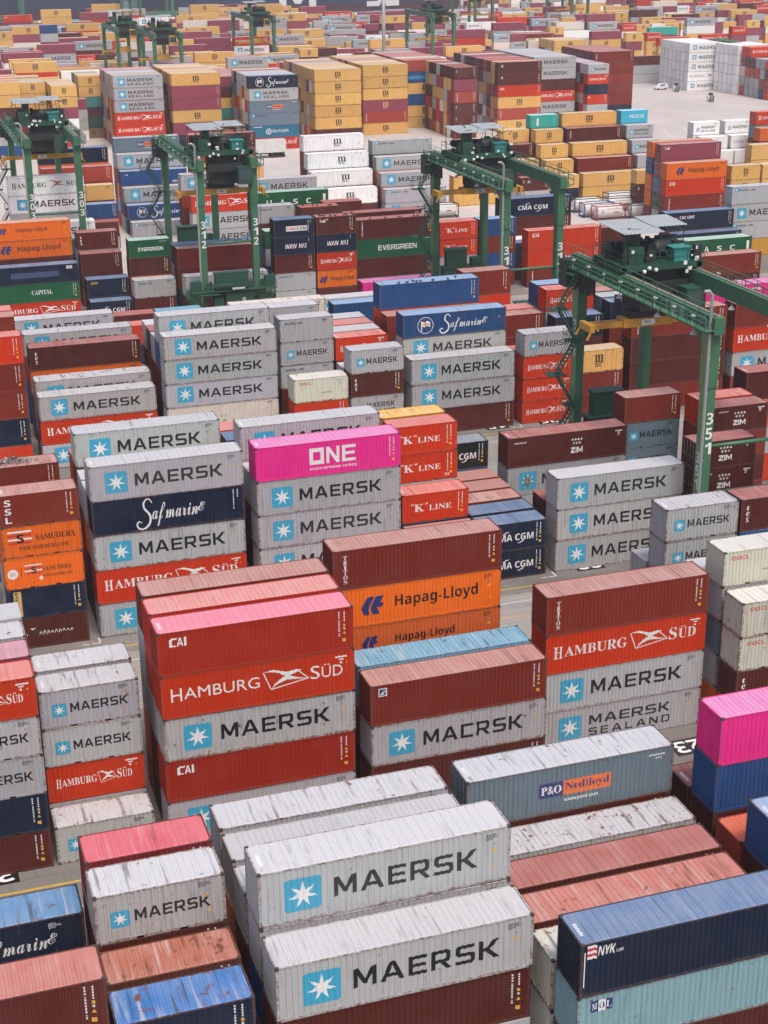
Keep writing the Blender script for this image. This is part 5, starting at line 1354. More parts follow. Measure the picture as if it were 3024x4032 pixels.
def build_container(x, y, z, Lk, c, d, hk, rf, door, covered, label, group):
    L, H = LEN[Lk], HGT[hk]; r = random.Random(int(x*100)*7919+int(y*100)*31+int(z*10))
    root = bpy.data.objects.new('shipping_container', None); C.objects.link(root); root.location = (x, y, z); root.empty_display_size = .5
    tag(root, label, 'container', group); root.location = (x+r.uniform(-.035, .035), y+r.uniform(-.03, .03), z); root.rotation_euler.z = r.uniform(-.0022, .0022)
    j = lambda: 1+r.uniform(-.10, .10)
    k = j(); wear = WEAR.get(rf); sw = (r.uniform(.15, .75) if c in LIGHTC else r.uniform(.0, .3)) if wear is None else min(wear, .6)
    col = tuple(min(.9, v*k*(1+r.uniform(-.04, .04))) for v in COL[c])+(sw,)
    def ch(name, me, loc=(0,0,0), colour=col, parent=root):
        o = bpy.data.objects.new(name, me); C.objects.link(o); o.parent = parent; o.location = loc; o.color = colour; return o
    ch('side_wall', m_side(L, H)); ch('rear_shell', m_shell(L, H)); ch('frame', m_frame(L, H, c in ('GR', 'CR', 'OR') or r.random() < .6), colour=col[:3]+(min(1, sw+.25),))
    if door:
        for s, yy in ((0, .13), (1, W/2)):
            dd = ch('door', m_door(H), (0, yy, .15)); hw = (W-.26)/2
            for t in (.30, .76): ch('locking_bar', m_lockbar(H), (.0, hw*t, 0), parent=dd)
    else: ch('end_wall', m_end(H))
    if not covered:
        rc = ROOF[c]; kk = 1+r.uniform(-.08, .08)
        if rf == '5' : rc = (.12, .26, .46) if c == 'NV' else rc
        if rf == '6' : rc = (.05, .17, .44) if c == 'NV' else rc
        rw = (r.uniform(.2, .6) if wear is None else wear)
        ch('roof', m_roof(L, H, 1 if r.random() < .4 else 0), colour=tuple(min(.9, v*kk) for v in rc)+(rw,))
    ch('lettering', m_letter(d or ('dark' if c in LIGHTC else 'plain'), L, H))
    return root
for row in STACKS:                                   # shape all lettering first, while the scene is still small
    Lk = row.split('|')[0].split(',')[2]
    for t in row.split('|')[1].split(';'):
        cd, hk = t.split(',')[:2]; des(cd.partition('.')[2], LEN[Lk], HGT[hk])
for d in ('msc40', 'msc20', 'm40', 'm20', 'hs40', 'hs20'): des(d, LEN[d[-2:]], HGT['H' if d.endswith('40') else 'S'])
FOOT = []
li = 0
for row in STACKS:
    head, body = row.split('|'); xs, ys, Lk = head.split(','); x, y = float(xs), float(ys); items = [t.split(',') for t in body.split(';')]
    z = 0.02; FOOT.append((x, y, Lk)); n = len(items)
    for k, (cd, hk, rf, fl) in enumerate(reversed(items)):
        c, _, d = cd.partition('.'); top = k == n-1
        if 'v' in fl:
            lb, gp = LABELS[li].split('~') if '~' in LABELS[li] else (LABELS[li], 'stacked shipping containers'); li += 1
            build_container(x, y, z, Lk, c, d, hk, rf, 'd' in fl, not top, lb, gp)
        else: far.append((x, y, z, Lk, c, d, hk, 'd' in fl, top, True))
        z += HGT[hk]+0.012
# ---------------------------------------------------------------- the far yard: what lies past the 300 nearest containers, as one mass
FARC = ('YL', 'YL', 'YL', 'PU', 'PU', 'PU', 'MR', 'GR', 'GR', 'GR', 'RD', 'WH', 'WC')
SK = 0.0145
def hit(X, Y, L):
    for s in FOOT:
        if abs(s[1]-Y) < 2.5 and X < s[0]+LEN[s[2]]+.05 and s[0] < X+LEN[L]+.05: return True
    return False
def clear(X, Y, z):
    """the stacks before the ships' hulls stay low enough to leave the hulls in sight"""
    if Y < 560: return True
    return Y*54.32/(54.32-z) < (885 if (95 < X < 175 or 205 < X < 340) else 880 if X < 95 else 990)
rz = random.Random(11)
for Yb in (398, 430, 461, 492, 523, 554, 585, 616, 647, 678, 709, 740, 771, 802, 833, 864):
    for k in range(-2, 50):
        X0 = 12.65+SK*(Yb-56.4)*.8+13.25*k
        p = Vector((X0+6, Yb+8, 10-54.32)); u = 1512+6057*p.dot(r_)/p.dot(f_)
        if u < -150 or u > 3170: continue
        if Yb < 560 and X0 > 180+(0 if Yb < 520 else 60): continue
        if Yb < 447 and X0 > 90: continue
        if Yb > 700 and 215 < X0 < 262: continue
        if rz.random() < .12: continue
        for j in range(6):
            if rz.random() < .18: continue
            n = rz.choice([2, 3, 3, 4, 4, 5]); base = rz.choice(FARC); Y = Yb+2.83*j
            for L, o in ([('40', 0)] if rz.random() < .6 else [('20', 0), ('20', 6.3)]):
                if hit(X0+o, Y, L): continue
                hk = 'H' if L == '40' else 'S'; n_ = n; FOOT.append((X0+o, Y, L)); z = .02
                while n_ > 0 and not clear(X0+o+3, Y, n_*HGT[hk]): n_ -= 1
                for q in range(n_):
                    c = base if rz.random() < .35 else rz.choice(FARC)
                    d = {'YL': 'msc', 'GR': 'm', 'RD': 'hs', 'WH': 'm'}.get(c, '')
                    d = d+L if d and rz.random() < .75 else ''
                    far.append((X0+o, Y, z, L, c, d if q > n_-3 else '', hk, False, q == n_-1, False)); z += HGT[hk]+.012
def mass_mats():
    out = []
    for nm, ends in (('mass_paint', False), ('mass_roof', False), ('mass_door_ends', True)):
        m, nt, b = new_mat(nm); g = N(nt); at = g.n('ShaderNodeAttribute', attribute_name='paint'); tc = g.n('ShaderNodeTexCoord'); v = tc.outputs['Object']
        n1 = g.noise(v, .45, 3); n2 = g.noise(g.vec('MULTIPLY', v, (3, 3, .4)), 1, 3)
        c = g.mix(g.math('MULTIPLY', g.ramp(n1, .35, .7), .25), at.outputs['Color'], g.mix(.2, at.outputs['Color'], (.5, .48, .46, 1)))
        c = g.mix(g.math('MULTIPLY', g.ramp(n2, .5, .8), .3), c, g.mix(.7, c, (.06, .05, .04, 1)))
        if ends:
            sp = g.n('ShaderNodeSeparateXYZ'); g.l(v, sp.inputs[0]); wv = g.math('PINGPONG', sp.outputs[1], .22)
            zz = g.math('PINGPONG', sp.outputs[2], .8)
            c = g.mix(g.math('MULTIPLY', g.math('LESS_THAN', wv, .03), .6), c, (.45, .44, .43, 1)); c = g.mix(g.math('MULTIPLY', g.math('GREATER_THAN', wv, .19), .7), c, (.05, .05, .05, 1))
            c = g.mix(g.math('MULTIPLY', g.math('LESS_THAN', zz, .06), .4), c, (.5, .49, .48, 1))
        g.l(c, b.inputs['Base Color']); b.inputs['Roughness'].default_value = .55; b.inputs['Specular IOR Level'].default_value = .12; out.append(m)
    return out
def build_mass():
    V, F, MI, CO = [], [], [], []
    mats = mass_mats()+[M[k] for k in MATS]; rr = random.Random(3)
    for (x, y, z, Lk, c, d, hk, door, top, hand) in far:
        L, H = LEN[Lk], HGT[hk]; k = 1+rr.uniform(-.1, .1); n = len(V); a, b_ = z+.05, z+H-.03
        V += [(x,y,a),(x+L,y,a),(x+L,y+W,a),(x,y+W,a),(x,y,b_),(x+L,y,b_),(x+L,y+W,b_),(x,y+W,b_)]
        F += [(n,n+1,n+5,n+4),(n+1,n+2,n+6,n+5),(n+2,n+3,n+7,n+6),(n+3,n,n+4,n+7),(n+4,n+5,n+6,n+7),(n+3,n+2,n+1,n)]
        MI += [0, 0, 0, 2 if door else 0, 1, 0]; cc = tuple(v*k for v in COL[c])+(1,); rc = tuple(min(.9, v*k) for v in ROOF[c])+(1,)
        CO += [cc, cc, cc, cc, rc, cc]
        if d:
            for (PV, PF), m in des(d, L, H)[:40 if hand else 12]:
                m = 'white2' if m == 'white2' else m; mi = 3+MATS.index(LAYER.get(m, m)); n = len(V); off = .012 if not m.endswith('2') or m == 'blue2' else .03
                V += [(x+p[0], y-off, z+p[1]) for p in PV]; F += [tuple(n+i for i in q) for q in PF]; MI += [mi]*len(PF); CO += [(1,1,1,1)]*len(PF)
    me = bpy.data.meshes.new('container_mass'); me.from_pydata(V, [], F); me.polygons.foreach_set('material_index', MI)
    at = me.attributes.new('paint', 'FLOAT_COLOR', 'FACE'); at.data.foreach_set('color', [v for q in CO for v in q])
    for m in mats: me.materials.append(m)
    me.update()
    o = link('container_mass', me)
    tag(o, 'mass of stacked containers filling the far yard and the hidden lower tiers', 'containers', kind='stuff')
build_mass()

# ---------------------------------------------------------------- ground and painted markings
def ground_mat(name, c1, c2, crack=.5):
    m, nt, b = new_mat(name); g = N(nt); tc = g.n('ShaderNodeTexCoord'); v = tc.outputs['Object']
    n1 = g.noise(v, .05, 5, .6); n2 = g.noise(g.vec('MULTIPLY', v, (.12, .9, 1)), 1, 5, .65); n3 = g.noise(v, 2.2, 6, .7)
    c = g.mix(g.ramp(n1, .35, .68), (*c1, 1), (*c2, 1)); c = g.mix(g.math('MULTIPLY', g.ramp(n2, .5, .75), crack), c, tuple(q*.5 for q in c1)+(1,))
    c = g.mix(g.math('MULTIPLY', g.ramp(n3, .5, .8), .35), c, tuple(q*.6 for q in c1)+(1,))
    br = g.n('ShaderNodeTexBrick'); br.inputs['Scale'].default_value = .16; br.inputs['Mortar Size'].default_value = .006; br.inputs['Color1'].default_value = (1,1,1,1); br.inputs['Color2'].default_value = (.94,.94,.94,1); br.inputs['Mortar'].default_value = (.55,.55,.55,1); g.l(v, br.inputs['Vector'])
    st = g.noise(g.vec('MULTIPLY', v, (.35, .8, 1)), .6, 6, .7); c = g.mix(g.math('MULTIPLY', g.ramp(st, .56, .72), .55), c, tuple(q*.42 for q in c1)+(1,)); c = g.mix(.6, c, br.outputs['Color'], 'MULTIPLY')
    g.l(c, b.inputs['Base Color']); b.inputs['Roughness'].default_value = .8
    return m
def sheet(name, x0, x1, y0, y1, z, m, kind='structure'):
    me = bpy.data.meshes.new(name); me.from_pydata([(x0,y0,z),(x1,y0,z),(x1,y1,z),(x0,y1,z)], [], [(0,1,2,3)]); me.materials.append(m)
    return tag(link(name, me), kind=kind)
asph = ground_mat('asphalt', (.155,.14,.13), (.23,.205,.19)); conc = ground_mat('concrete', (.48,.43,.405), (.57,.515,.485), .3)
sheet('ground', -900, 1500, -60, 1500, 0.0, asph)
sheet('concrete_apron', -300, 900, 233, 880, 0.004, conc)
sheet('road', -200, 320, 131.5, 149.6, 0.004, ground_mat('road_concrete', (.26,.24,.225), (.34,.31,.29), .35))
for yy in (100.2, 169.9, 200.8, 231.6): sheet('road', -200, 320, yy, yy+9.5, 0.004, bpy.data.materials['road_concrete'])
mk = bmesh.new(); mw = bmesh.new()
def strip(bm, x0, y0, x1, y1, w_, z=.010):
    d = Vector((x1-x0, y1-y0, 0)); n = Vector((-d.y, d.x, 0)).normalized()*w_/2
    bm.faces.new([bm.verts.new(p) for p in (Vector((x0,y0,z))-n, Vector((x1,y1,z))-n, Vector((x1,y1,z))+n, Vector((x0,y0,z))+n)])
for b0 in (50.7, 82.1, 112.9, 152.3, 183.2, 214.0):
    for yy in (b0-2.0, b0+18.9): strip(mk, -120, yy, 260, yy, .18)
    strip(mk, -120, b0-7.2, 260, b0-7.2, .15); strip(mw, -120, b0-4.6, 260, b0-4.6, .12)
    for k in range(-3, 14):
        xx = 12.65+SK*(b0-56.4)+13.25*k
        for s in (-.45, .0+12.6): 
            strip(mw, xx+s, b0-.55, xx+s+.9*(1 if s < 0 else -1)*-1*0+xx*0, b0-.55+.0, .1) if False else None
        strip(mw, xx-.9, b0-.75, xx-.2, b0-.75, .12); strip(mw, xx-.2, b0-.75, xx-.2, b0+.2, .12, .0102); strip(mw, xx-1.2-.4, b0-.75, xx-1.05, b0-.75, .12); 
        strip(mk, xx-1, b0-2.0, xx+1.6, b0-4.6, .15, .0102)
for i in range(7): strip(mw, 180+i*0, 300+i*14, 330, 300+i*14, .25)
for i in range(9): strip(mw, 176+i*6, 335, 190+i*6, 372, .3, .0102)
tag(part('yellow_marking', mk, plain('yellow_road_paint', (.55,.36,.05), .7, var=.5)), kind='structure'); tag(part('white_marking', mw, plain('white_road_paint', (.62,.60,.57), .7, var=.5)), kind='structure')
def ground_number(t, x, y, h=1.5):
    v, f = fit(text_poly(t, 'sb'), 0, 0, None, h); w_ = max(p[0] for p in v); bm = bmesh.new()
    for q in ((x-.25, y-.25, x+w_+.25, y+h+.25),): bm.faces.new([bm.verts.new(p) for p in ((q[0],q[1],.014),(q[2],q[1],.014),(q[2],q[3],.014),(q[0],q[3],.014))])
    vs = [bm.verts.new((x+w_-p[0], y+h-p[1], .018)) for p in v]
    for q in f: bm.faces.new([vs[i] for i in q]).material_index = 1
    tag(part('bay_number_marking', bm, [M['black'], M['white']]), kind='structure')
ground_number('22', 55.5, 112.6)
ground_number('23', 48.4, 81.5)
ground_number('26', 69.3, 151.7)
ground_number('3', 2.4, 81.4)
ground_number('15', 62.9, 151.9)

# ---------------------------------------------------------------- rubber-tyred gantry cranes
M['green'] = plain('crane_green', (.052,.165,.088), .5, var=.5, scale=.6); M['lit_green'] = plain('crane_lit_green', (.17,.30,.12), .55, var=.45, scale=.6); M['dgreen2'] = plain('machinery_green', (.018,.075,.045), .55, var=.5)
M['rgreen'] = plain('railing_green', (.075,.20,.115), .5, var=.4); M['dark'] = plain('dark_machinery', (.022,.026,.026), .6); M['canopy'] = plain('sheet_roof_grey', (.36,.39,.40), .5, var=.3); M['spread'] = plain('spreader_yellow', (.60,.30,.035), .5, var=.6, scale=1.6)
M['tyre'] = plain('tyre_rubber', (.02,.02,.02), .8); M['pipe'] = plain('galvanised_pipe', (.40,.40,.39), .5, .3); M['lamp'] = plain('lamp_white', (.75,.75,.73), .4); M['glass'] = plain('cab_glass', (.06,.09,.09), .12); M['rail'] = plain('rail_rust', (.35,.24,.19), .6); M['rope'] = plain('steel_rope', (.07,.07,.07), .5); M['teal'] = plain('teal_sheet', (.03,.24,.22), .6)
def rails(bm, a, b, h=1.1, step=1.6, r=.025, posts=True):
    a, b = Vector(a), Vector(b); n = max(1, int((b-a).length/step))
    for hh in (h, h*.55): bar(bm, a+Vector((0,0,hh)), b+Vector((0,0,hh)), r, 5)
    for i in range(n+1):
        p = a.lerp(b, i/n); bar(bm, p, p+Vector((0,0,h)), r, 5)
def text_on(t, origin, xd, zd, h, parent, name='number', style='sb', m='white', vert=False):
    """flat lettering on a crane face; xd, zd are the directions of writing and of up"""
    bm = bmesh.new(); xd, zd = Vector(xd), Vector(zd); o = Vector(origin)
    its = [(t, 0)] if not vert else [(ch, -i*h*1.28) for i, ch in enumerate(t)]
    for s, dz in its:
        v, f = fit(text_poly(s, style), 0, dz, None if not vert else h*.62, h) if not vert else fit(text_poly(s, style), 0, dz, h*.62, h)
        vs = [bm.verts.new(o+xd*p[0]+zd*p[1]) for p in v]
        for q in f: bm.faces.new([vs[i] for i in q])
    return part(name, bm, M[m], parent)
def rtg(x, y, num, ty, sz, label, span=25.5, wb=7.5, detail=2, hoist=None):
    """x, y: foot of the near left leg; ty: trolley position along the span; sz: height of the spreader"""
    t = bpy.data.objects.new('gantry_crane', None); C.objects.link(t); t.location = (x, y, 0); tag(t, label, 'crane', 'green rubber-tyred gantry cranes over the stacks')
    G = M['green']; ZT = 21.2
    for ix, lx in enumerate((0, wb)):
        for iy, ly in enumerate((0, span)):
            bm = bmesh.new(); wx, wy = 1.0, 1.35
            for z0, z1, k in ((4.6, 16.5, .86), (16.5, ZT, 1.0)): box(bm, lx-wx/2*k, lx+wx/2*k, ly-wy/2*k, ly+wy/2*k, z0, z1)
            bm.faces.ensure_lookup_table()
            for f in bm.faces:
                f.normal_update()
                if f.normal.x < -.9 and ix == 0: f.material_index = 1  # left faces in a lighter green: side light painted into the colour
            lg = part('leg', bm, [G, M['lit_green']], t)
            if iy == 1 and ix == 0 and detail: text_on(num, (lx-wx/2*.86-.012, ly+.35, 15.2), (0,-1,0), (0,0,1), 1.05, lg, 'number', 'sb', 'white', True)
            if iy == 0:
                if detail: text_on(num, (lx-.26, ly-wy/2*.86-.012, 13.2), (1,0,0), (0,0,1), 1.05, lg, 'number', 'sb', 'white', True)
            if iy == 0 and ix == 0 and detail > 1:
                text_on(num, (lx-wx/2*.86-.012, ly+.35, 9.6), (0,-1,0), (0,0,1), .95, lg, 'number', 'sb', 'white', True)
                bm = bmesh.new(); bar(bm, (lx-.62, ly-.72, 2.8), (lx-.62, ly-.72, 24.6), .14, 8); bar(bm, (lx-.62, ly-.72, 24.5), (lx-.95, ly-.72, 24.9), .14, 8); bar(bm, (lx-.9, ly-.72, 24.9), (lx-1.4, ly-.72, 24.9), .14, 8)
                for z in range(4, 22, 3): box(bm, lx-.62, lx-.40, ly-.76, ly-.60, z, z+.08)
                part('exhaust_pipe', bm, M['pipe'], lg)
    for iy, ly in enumerate((0, span)):                      # sill beams along the travel direction, bogies and tyres
        bm = bmesh.new(); box(bm, -2.6, wb+2.6, ly-.65, ly+.65, 3.3, 4.65)
        for xx in (-2.2, wb+.2): box(bm, xx, xx+2.0, ly-.55, ly+.55, 2.2, 3.3); box(bm, xx-.5, xx+2.5, ly-.45, ly+.45, 1.5, 2.2)
        sb = part('sill_beam', bm, G, t)
        if detail > 1: text_on(num, (wb+1.2, ly-.665, 3.7), (1,0,0), (0,0,1), .5, sb)
        for xx in (-1.9, -.3, wb+.3, wb+1.9):
            bm = bmesh.new()
            bar(bm, (xx, ly-.3, .8), (xx, ly+.3, .8), .8, 20); bar(bm, (xx, ly-.32, .8), (xx, ly+.32, .8), .32, 12, 1)
            part('wheel', bm, [M['tyre'], G], t)
        if detail:
            bm = bmesh.new(); re_ = random.Random(int(num)+iy)
            if iy == 0:
                box(bm, 1.2, 5.9, ly-1.9, ly-.7, 4.8, 7.0); box(bm, 1.0, 6.1, ly-1.95, ly-.66, 7.0, 7.12); box(bm, 2.6, 6.6, ly-2.0, ly-.7, 1.6, 4.3); box(bm, .9, 2.3, ly-1.7, ly-.7, 1.4, 3.6); box(bm, -2.2, -.7, ly-1.4, ly-.7, 4.65, 6.0); box(bm, wb+.9, wb+2.3, ly-1.4, ly-.7, 4.65, 6.2)
                v = None
            else:
                n = 26; prev = None                                  # power house with ribbed walls and a flat roof
                for i in range(n*2):
                    xx = .6+6.2*i/(n*2-1); d = .05 if i % 2 else 0; cur = (bm.verts.new((xx, ly-2.2+d, 1.6)), bm.verts.new((xx, ly-2.2+d, 6.4)))
                    if prev: bm.faces.new((prev[0], cur[0], cur[1], prev[1]))
                    prev = cur
                box(bm, .6, 6.8, ly-2.1, ly-.68, 1.6, 6.38); box(bm, .4, 7.0, ly-2.35, ly-.66, 6.4, 6.55); box(bm, 1.2, 4.2, ly-1.9, ly-.6, 6.55, 8.9); box(bm, 1.0, 4.4, ly-2.1, ly-.5, 8.9, 9.05); box(bm, 5.0, 6.6, ly-1.9, ly-.8, 6.55, 7.6)
            eh = part('engine_house', bm, M['dgreen2'], t)
            if iy: bm = bmesh.new(); box(bm, 1.5, 2.6, ly-2.24, ly-2.2, 4.0, 5.0); box(bm, 3.4, 4.0, ly-2.24, ly-2.2, 4.3, 4.9); part('window', bm, M['glass'], eh)
            bm = bmesh.new()
            for q in range(22):
                xx, zz = re_.uniform(-2.3, wb+1.6), re_.choice((4.66, 4.66, 4.66, 2.3)); w_, h_ = re_.uniform(.2, .7), re_.uniform(.3, 1.1); box(bm, xx, xx+w_, ly-.69-re_.uniform(.2, .8)*.8, ly-.67, zz, zz+h_)
            rails(bm, (-2.4, ly-2.4, 4.66), (wb+2.4, ly-2.4, 4.66)); rails(bm, (-2.4, ly-2.4, 4.66), (-2.4, ly-.7, 4.66)); rails(bm, (wb+2.4, ly-2.4, 4.66), (wb+2.4, ly-.7, 4.66)); box(bm, -2.4, wb+2.4, ly-2.45, ly-.68, 4.56, 4.63); bar(bm, (.6, ly-2.3, 5.5), (3.6, ly-2.3, 5.5), .14, 8); bar(bm, (-1.5, ly-2.3, 4.2), (1.6, ly-2.3, 4.2), .12, 8)
            part('service_platform', bm, M['dgreen2'], t)
            bm = bmesh.new(); bar(bm, (3.4, ly-2.45, 4.9), (5.2, ly-2.45, 4.9), .17, 8); box(bm, 4.8, 5.3, ly-2.47, ly-2.44, 3.1, 3.6); part('exhaust_silencer', bm, M['pipe'], t)
    bm = bmesh.new(); bar(bm, (0, 0, 11.0 if detail else 8), (wb, 0, 11.0 if detail else 8), .17, 10); part('tie_tube', bm, G, t)
    for ix, lx in enumerate((0, wb)):
        bm = bmesh.new(); box(bm, lx-.48, lx+.48, -1.2, span+1.2, ZT, ZT+1.45); 
        for ly, s in ((0, 1), (span, -1)):                   # haunches over the legs
            v = [bm.verts.new(p) for p in ((lx-.4, ly+s*.6, ZT-1.5), (lx+.4, ly+s*.6, ZT-1.5), (lx+.4, ly+s*2.4, ZT), (lx-.4, ly+s*2.4, ZT), (lx-.4, ly+s*.6, ZT), (lx+.4, ly+s*.6, ZT))]
            for q in ((0,1,2,3), (0,3,4), (1,5,2), (0,4,5,1)): bm.faces.new([v[i] for i in q])
        gd = part('girder', bm, [G], t); bm = bmesh.new(); box(bm, lx-.09, lx+.09, -1.0, span+1.0, ZT+1.45, ZT+1.56); part('trolley_rail', bm, M['rail'], gd)
        s = -1 if ix == 0 else 1; wxa = lx+s*1.35
        if detail:
            bm = bmesh.new(); box(bm, min(lx+s*.5, wxa), max(lx+s*.5, wxa), -1.2, span+1.2, ZT+.35, ZT+.42)
            rails(bm, (wxa, -1.2, ZT+.42), (wxa, span+1.2, ZT+.42), 1.15, 1.5, .055); rails(bm, (lx+s*.55, -1.2, ZT+1.45), (lx+s*.55, span+1.2, ZT+1.45), .9, 2.4, .035)
            for i in range(9): yy = 1+i*(span-2)/8; beam(bm, (lx+s*.5, yy, ZT-.1), (wxa, yy, ZT+.36), .08, .08)
            if ix == 0: bar(bm, (lx-.75, -1.0, ZT+.2), (lx-.75, span+1, ZT+.2), .09, 6); bar(bm, (lx-1.0, -1.0, ZT+.15), (lx-1.0, span+1, ZT+.15), .06, 6)
            for zz, xo in ((.15, .95), (.75, .62), (1.05, .6)): bar(bm, (lx+s*xo, -1.0, ZT+zz), (lx+s*xo, span+1, ZT+zz), .06, 6)
            for i in range(17): yy = .3+i*(span-.6)/16; box(bm, lx+s*.49, lx+s*.62, yy-.06, yy+.06, ZT+.05, ZT+1.4) if s > 0 else box(bm, lx-.62, lx-.49, yy-.06, yy+.06, ZT+.05, ZT+1.4)
            part('walkway', bm, [M['rgreen']], gd)
            for i in range(8):
                yy = 1.0+i*(span-2)/7; bm = bmesh.new()
                box(bm, lx+s*1.2, lx+s*1.42, yy-.22, yy+.22, ZT+1.22, ZT+1.34); bar(bm, (wxa, yy, ZT+.4), (wxa, yy, ZT+1.25), .03, 5); part('walkway_lamp', bm, [M['lamp']], gd)
            for yy in (2.5, 9, 16.5):
                bm = bmesh.new(); bar(bm, (lx-.3, yy, ZT-.55), (lx-.3, yy, ZT), .03, 5)
                prev = None
                for r0, z0 in ((.08, ZT-.45), (.30, ZT-.72), (.30, ZT-.8)):
                    ring = [bm.verts.new((lx-.3+r0*math.cos(a*.785), yy+r0*math.sin(a*.785), z0)) for a in range(8)]
                    if prev:
                        for i in range(8): bm.faces.new((prev[i], prev[(i+1) % 8], ring[(i+1) % 8], ring[i]))
                    prev = ring
                bm.faces.new(prev); part('flood_lamp', bm, M['lamp'], gd)
            if ix == 0 and detail > 1:
                text_on(num, (lx-.495, 1.6, ZT+.25), (0,-1,0), (0,0,1), .85, gd)
                bm = bmesh.new(); box(bm, lx-.515, lx-.49, 3.9, 7.2, ZT+.2, ZT+1.25); pl = part('name_board', bm, M['lamp'], gd); text_on('PSA', (lx-.522, 5.9, ZT+.42), (0,-1,0), (0,0,1), .55, pl, 'lettering', 'sb', 'dblue'); 
                bm = bmesh.new(); v, f = disc(0, 0, .36, .26); vs = [bm.verts.new((lx-.522, 6.6-p[0], ZT+.72+p[1])) for p in v]; [bm.faces.new([vs[i] for i in q]) for q in f]; part('emblem', bm, M['dblue'], pl)
    if detail:                                               # cable reels hanging at the far end of the left girder
        bm = bmesh.new()
        for i in range(12):
            yy = span-.2-i*.42; bar(bm, (-.9, yy, ZT+.1), (-.9, yy-.12, ZT-1.5-.25*math.sin(i*1.7)), .16, 6)
        box(bm, -1.5, .3, span+.2, span+1.9, ZT-1.7, ZT+.9); bar(bm, (-1.1, span-5, ZT+1.05), (-1.1, span+1.9, ZT+1.05), .07, 6); part('festoon_cable', bm, M['dark'], t)
    # trolley on the girders
    z0 = ZT+1.56; bm = bmesh.new(); y0, y1 = ty-2.9, ty+2.9
    box(bm, -.6, wb+.6, y0, y0+.5, z0+.1, z0+.65); box(bm, -.6, wb+.6, y1-.5, y1, z0+.1, z0+.65); box(bm, -.4, .1, y0, y1, z0+.1, z0+.6); box(bm, wb-.1, wb+.4, y0, y1, z0+.1, z0+.6); box(bm, -.5, wb+.5, y0+.2, y1-.2, z0+.66, z0+.74)
    tr = part('trolley', bm, M['dgreen2'], t)
    bm = bmesh.new(); box(bm, 1.2, 2.2, ty-1.3, ty+.2, z0+.74, z0+3.7); box(bm, 4.6, 6.9, ty-.2, ty+1.5, z0+.74, z0+2.2); box(bm, .4, 1.9, y0+.2, y0+1.1, z0+.74, z0+2.3); part('electrical_house', bm, M['dgreen2'], tr)
    bm = bmesh.new(); bar(bm, (2.8, ty-.8, z0+1.7), (5.4, ty-.8, z0+1.7), .75, 16); bar(bm, (5.5, ty-1.2, z0+1.5), (6.8, ty-1.2, z0+1.5), .5, 12); box(bm, 3.1, 4.2, ty+.6, ty+1.9, z0+.74, z0+2.1); bar(bm, (.9, ty+1.4, z0+1.6), (.9, ty+2.4, z0+1.6), .5, 12); part('winch', bm, M['dark'], tr)
    if detail:
        rc_ = random.Random(int(num)*3); bm = bmesh.new()
        for q in range(46):
            xx, yy = rc_.uniform(-.5, wb), rc_.uniform(y0+.1, y1-.6); w_, d_, h_ = rc_.uniform(.15, .9), rc_.uniform(.15, .6), rc_.uniform(.2, 1.7); box(bm, xx, xx+w_, yy, yy+d_, z0+.745, z0+.75+h_)
        for q in range(26):
            xx, yy = rc_.uniform(-.4, wb+.4), rc_.uniform(y0, y1); zz = z0+rc_.uniform(.9, 3.6); bar(bm, (xx, yy, zz), (xx+rc_.uniform(-1.6, 1.6), yy+rc_.uniform(-1.2, 1.2), zz+rc_.uniform(-.5, .8)), rc_.uniform(.03, .08), 5)
        for q in range(18):
            xx, yy = rc_.uniform(-.3, wb), rc_.uniform(y0+.2, y1-.4); w_ = rc_.uniform(.2, .9); zz = ZT+rc_.uniform(-1.8, .9); box(bm, xx, xx+w_, yy, yy+w_*.7, zz, zz+rc_.uniform(.2, .9))
        part('trolley_machinery', bm, M['dark'], tr); bm = bmesh.new()
        for q in range(9): xx, zz = rc_.uniform(0, wb), z0+rc_.uniform(-.6, 1.9); box(bm, xx, xx+rc_.uniform(.15, .45), y0-.03, y0, zz, zz+rc_.uniform(.15, .4))
        part('label_plate', bm, M['lamp'], tr)
    if detail: bm = bmesh.new(); box(bm, 5.0, 6.6, y0+.1, y0+1.5, z0+.74, z0+2.0); box(bm, 4.8, 6.8, y0, y0+1.6, z0+2.0, z0+2.08); part('tarpaulin', bm, M['teal'], tr)
    bm = bmesh.new(); zc = 26.5                                # the corrugated canopy in two steps, on posts
    for xa, xb, ya, yb, zz in ((-.2, 3.9, y0+.1, y1+.2, zc), (3.8, 7.2, y0+1.9, y1+.4, zc+.14)):
        n = int((xb-xa)/.19); prev = None
        for i in range(n+1):
            xx = xa+(xb-xa)*i/n; dz = .025 if i % 2 else -.025
            cur = (bm.verts.new((xx, ya, zz+dz-.1)), bm.verts.new((xx, yb, zz+dz+.12)))
            if prev: bm.faces.new((prev[0], cur[0], cur[1], prev[1]))
            prev = cur
    cp = part('canopy', bm, M['canopy'], tr); sol = cp.modifiers.new('s', 'SOLIDIFY'); sol.thickness = .03
    bm = bmesh.new()
    for px_, py_ in ((0, y0+.4), (0, y1-.1), (3.7, y0+.4), (3.7, y1), (7.0, y0+2.2), (7.0, y1+.1)): bar(bm, (px_, py_, z0+.7), (px_, py_, zc-.03), .05, 6)
    if detail:
        rails(bm, (-.6, y0, z0+.74), (wb+.6, y0, z0+.74)); rails(bm, (wb+.6, y0, z0+.74), (wb+.6, y1, z0+.74)); rails(bm, (-.6, y0, z0+.74), (-.6, y1, z0+.74)); rails(bm, (-.6, y1, z0+.74), (wb+.6, y1, z0+.74))
    part('canopy_frame', bm, M['dgreen2'], tr)
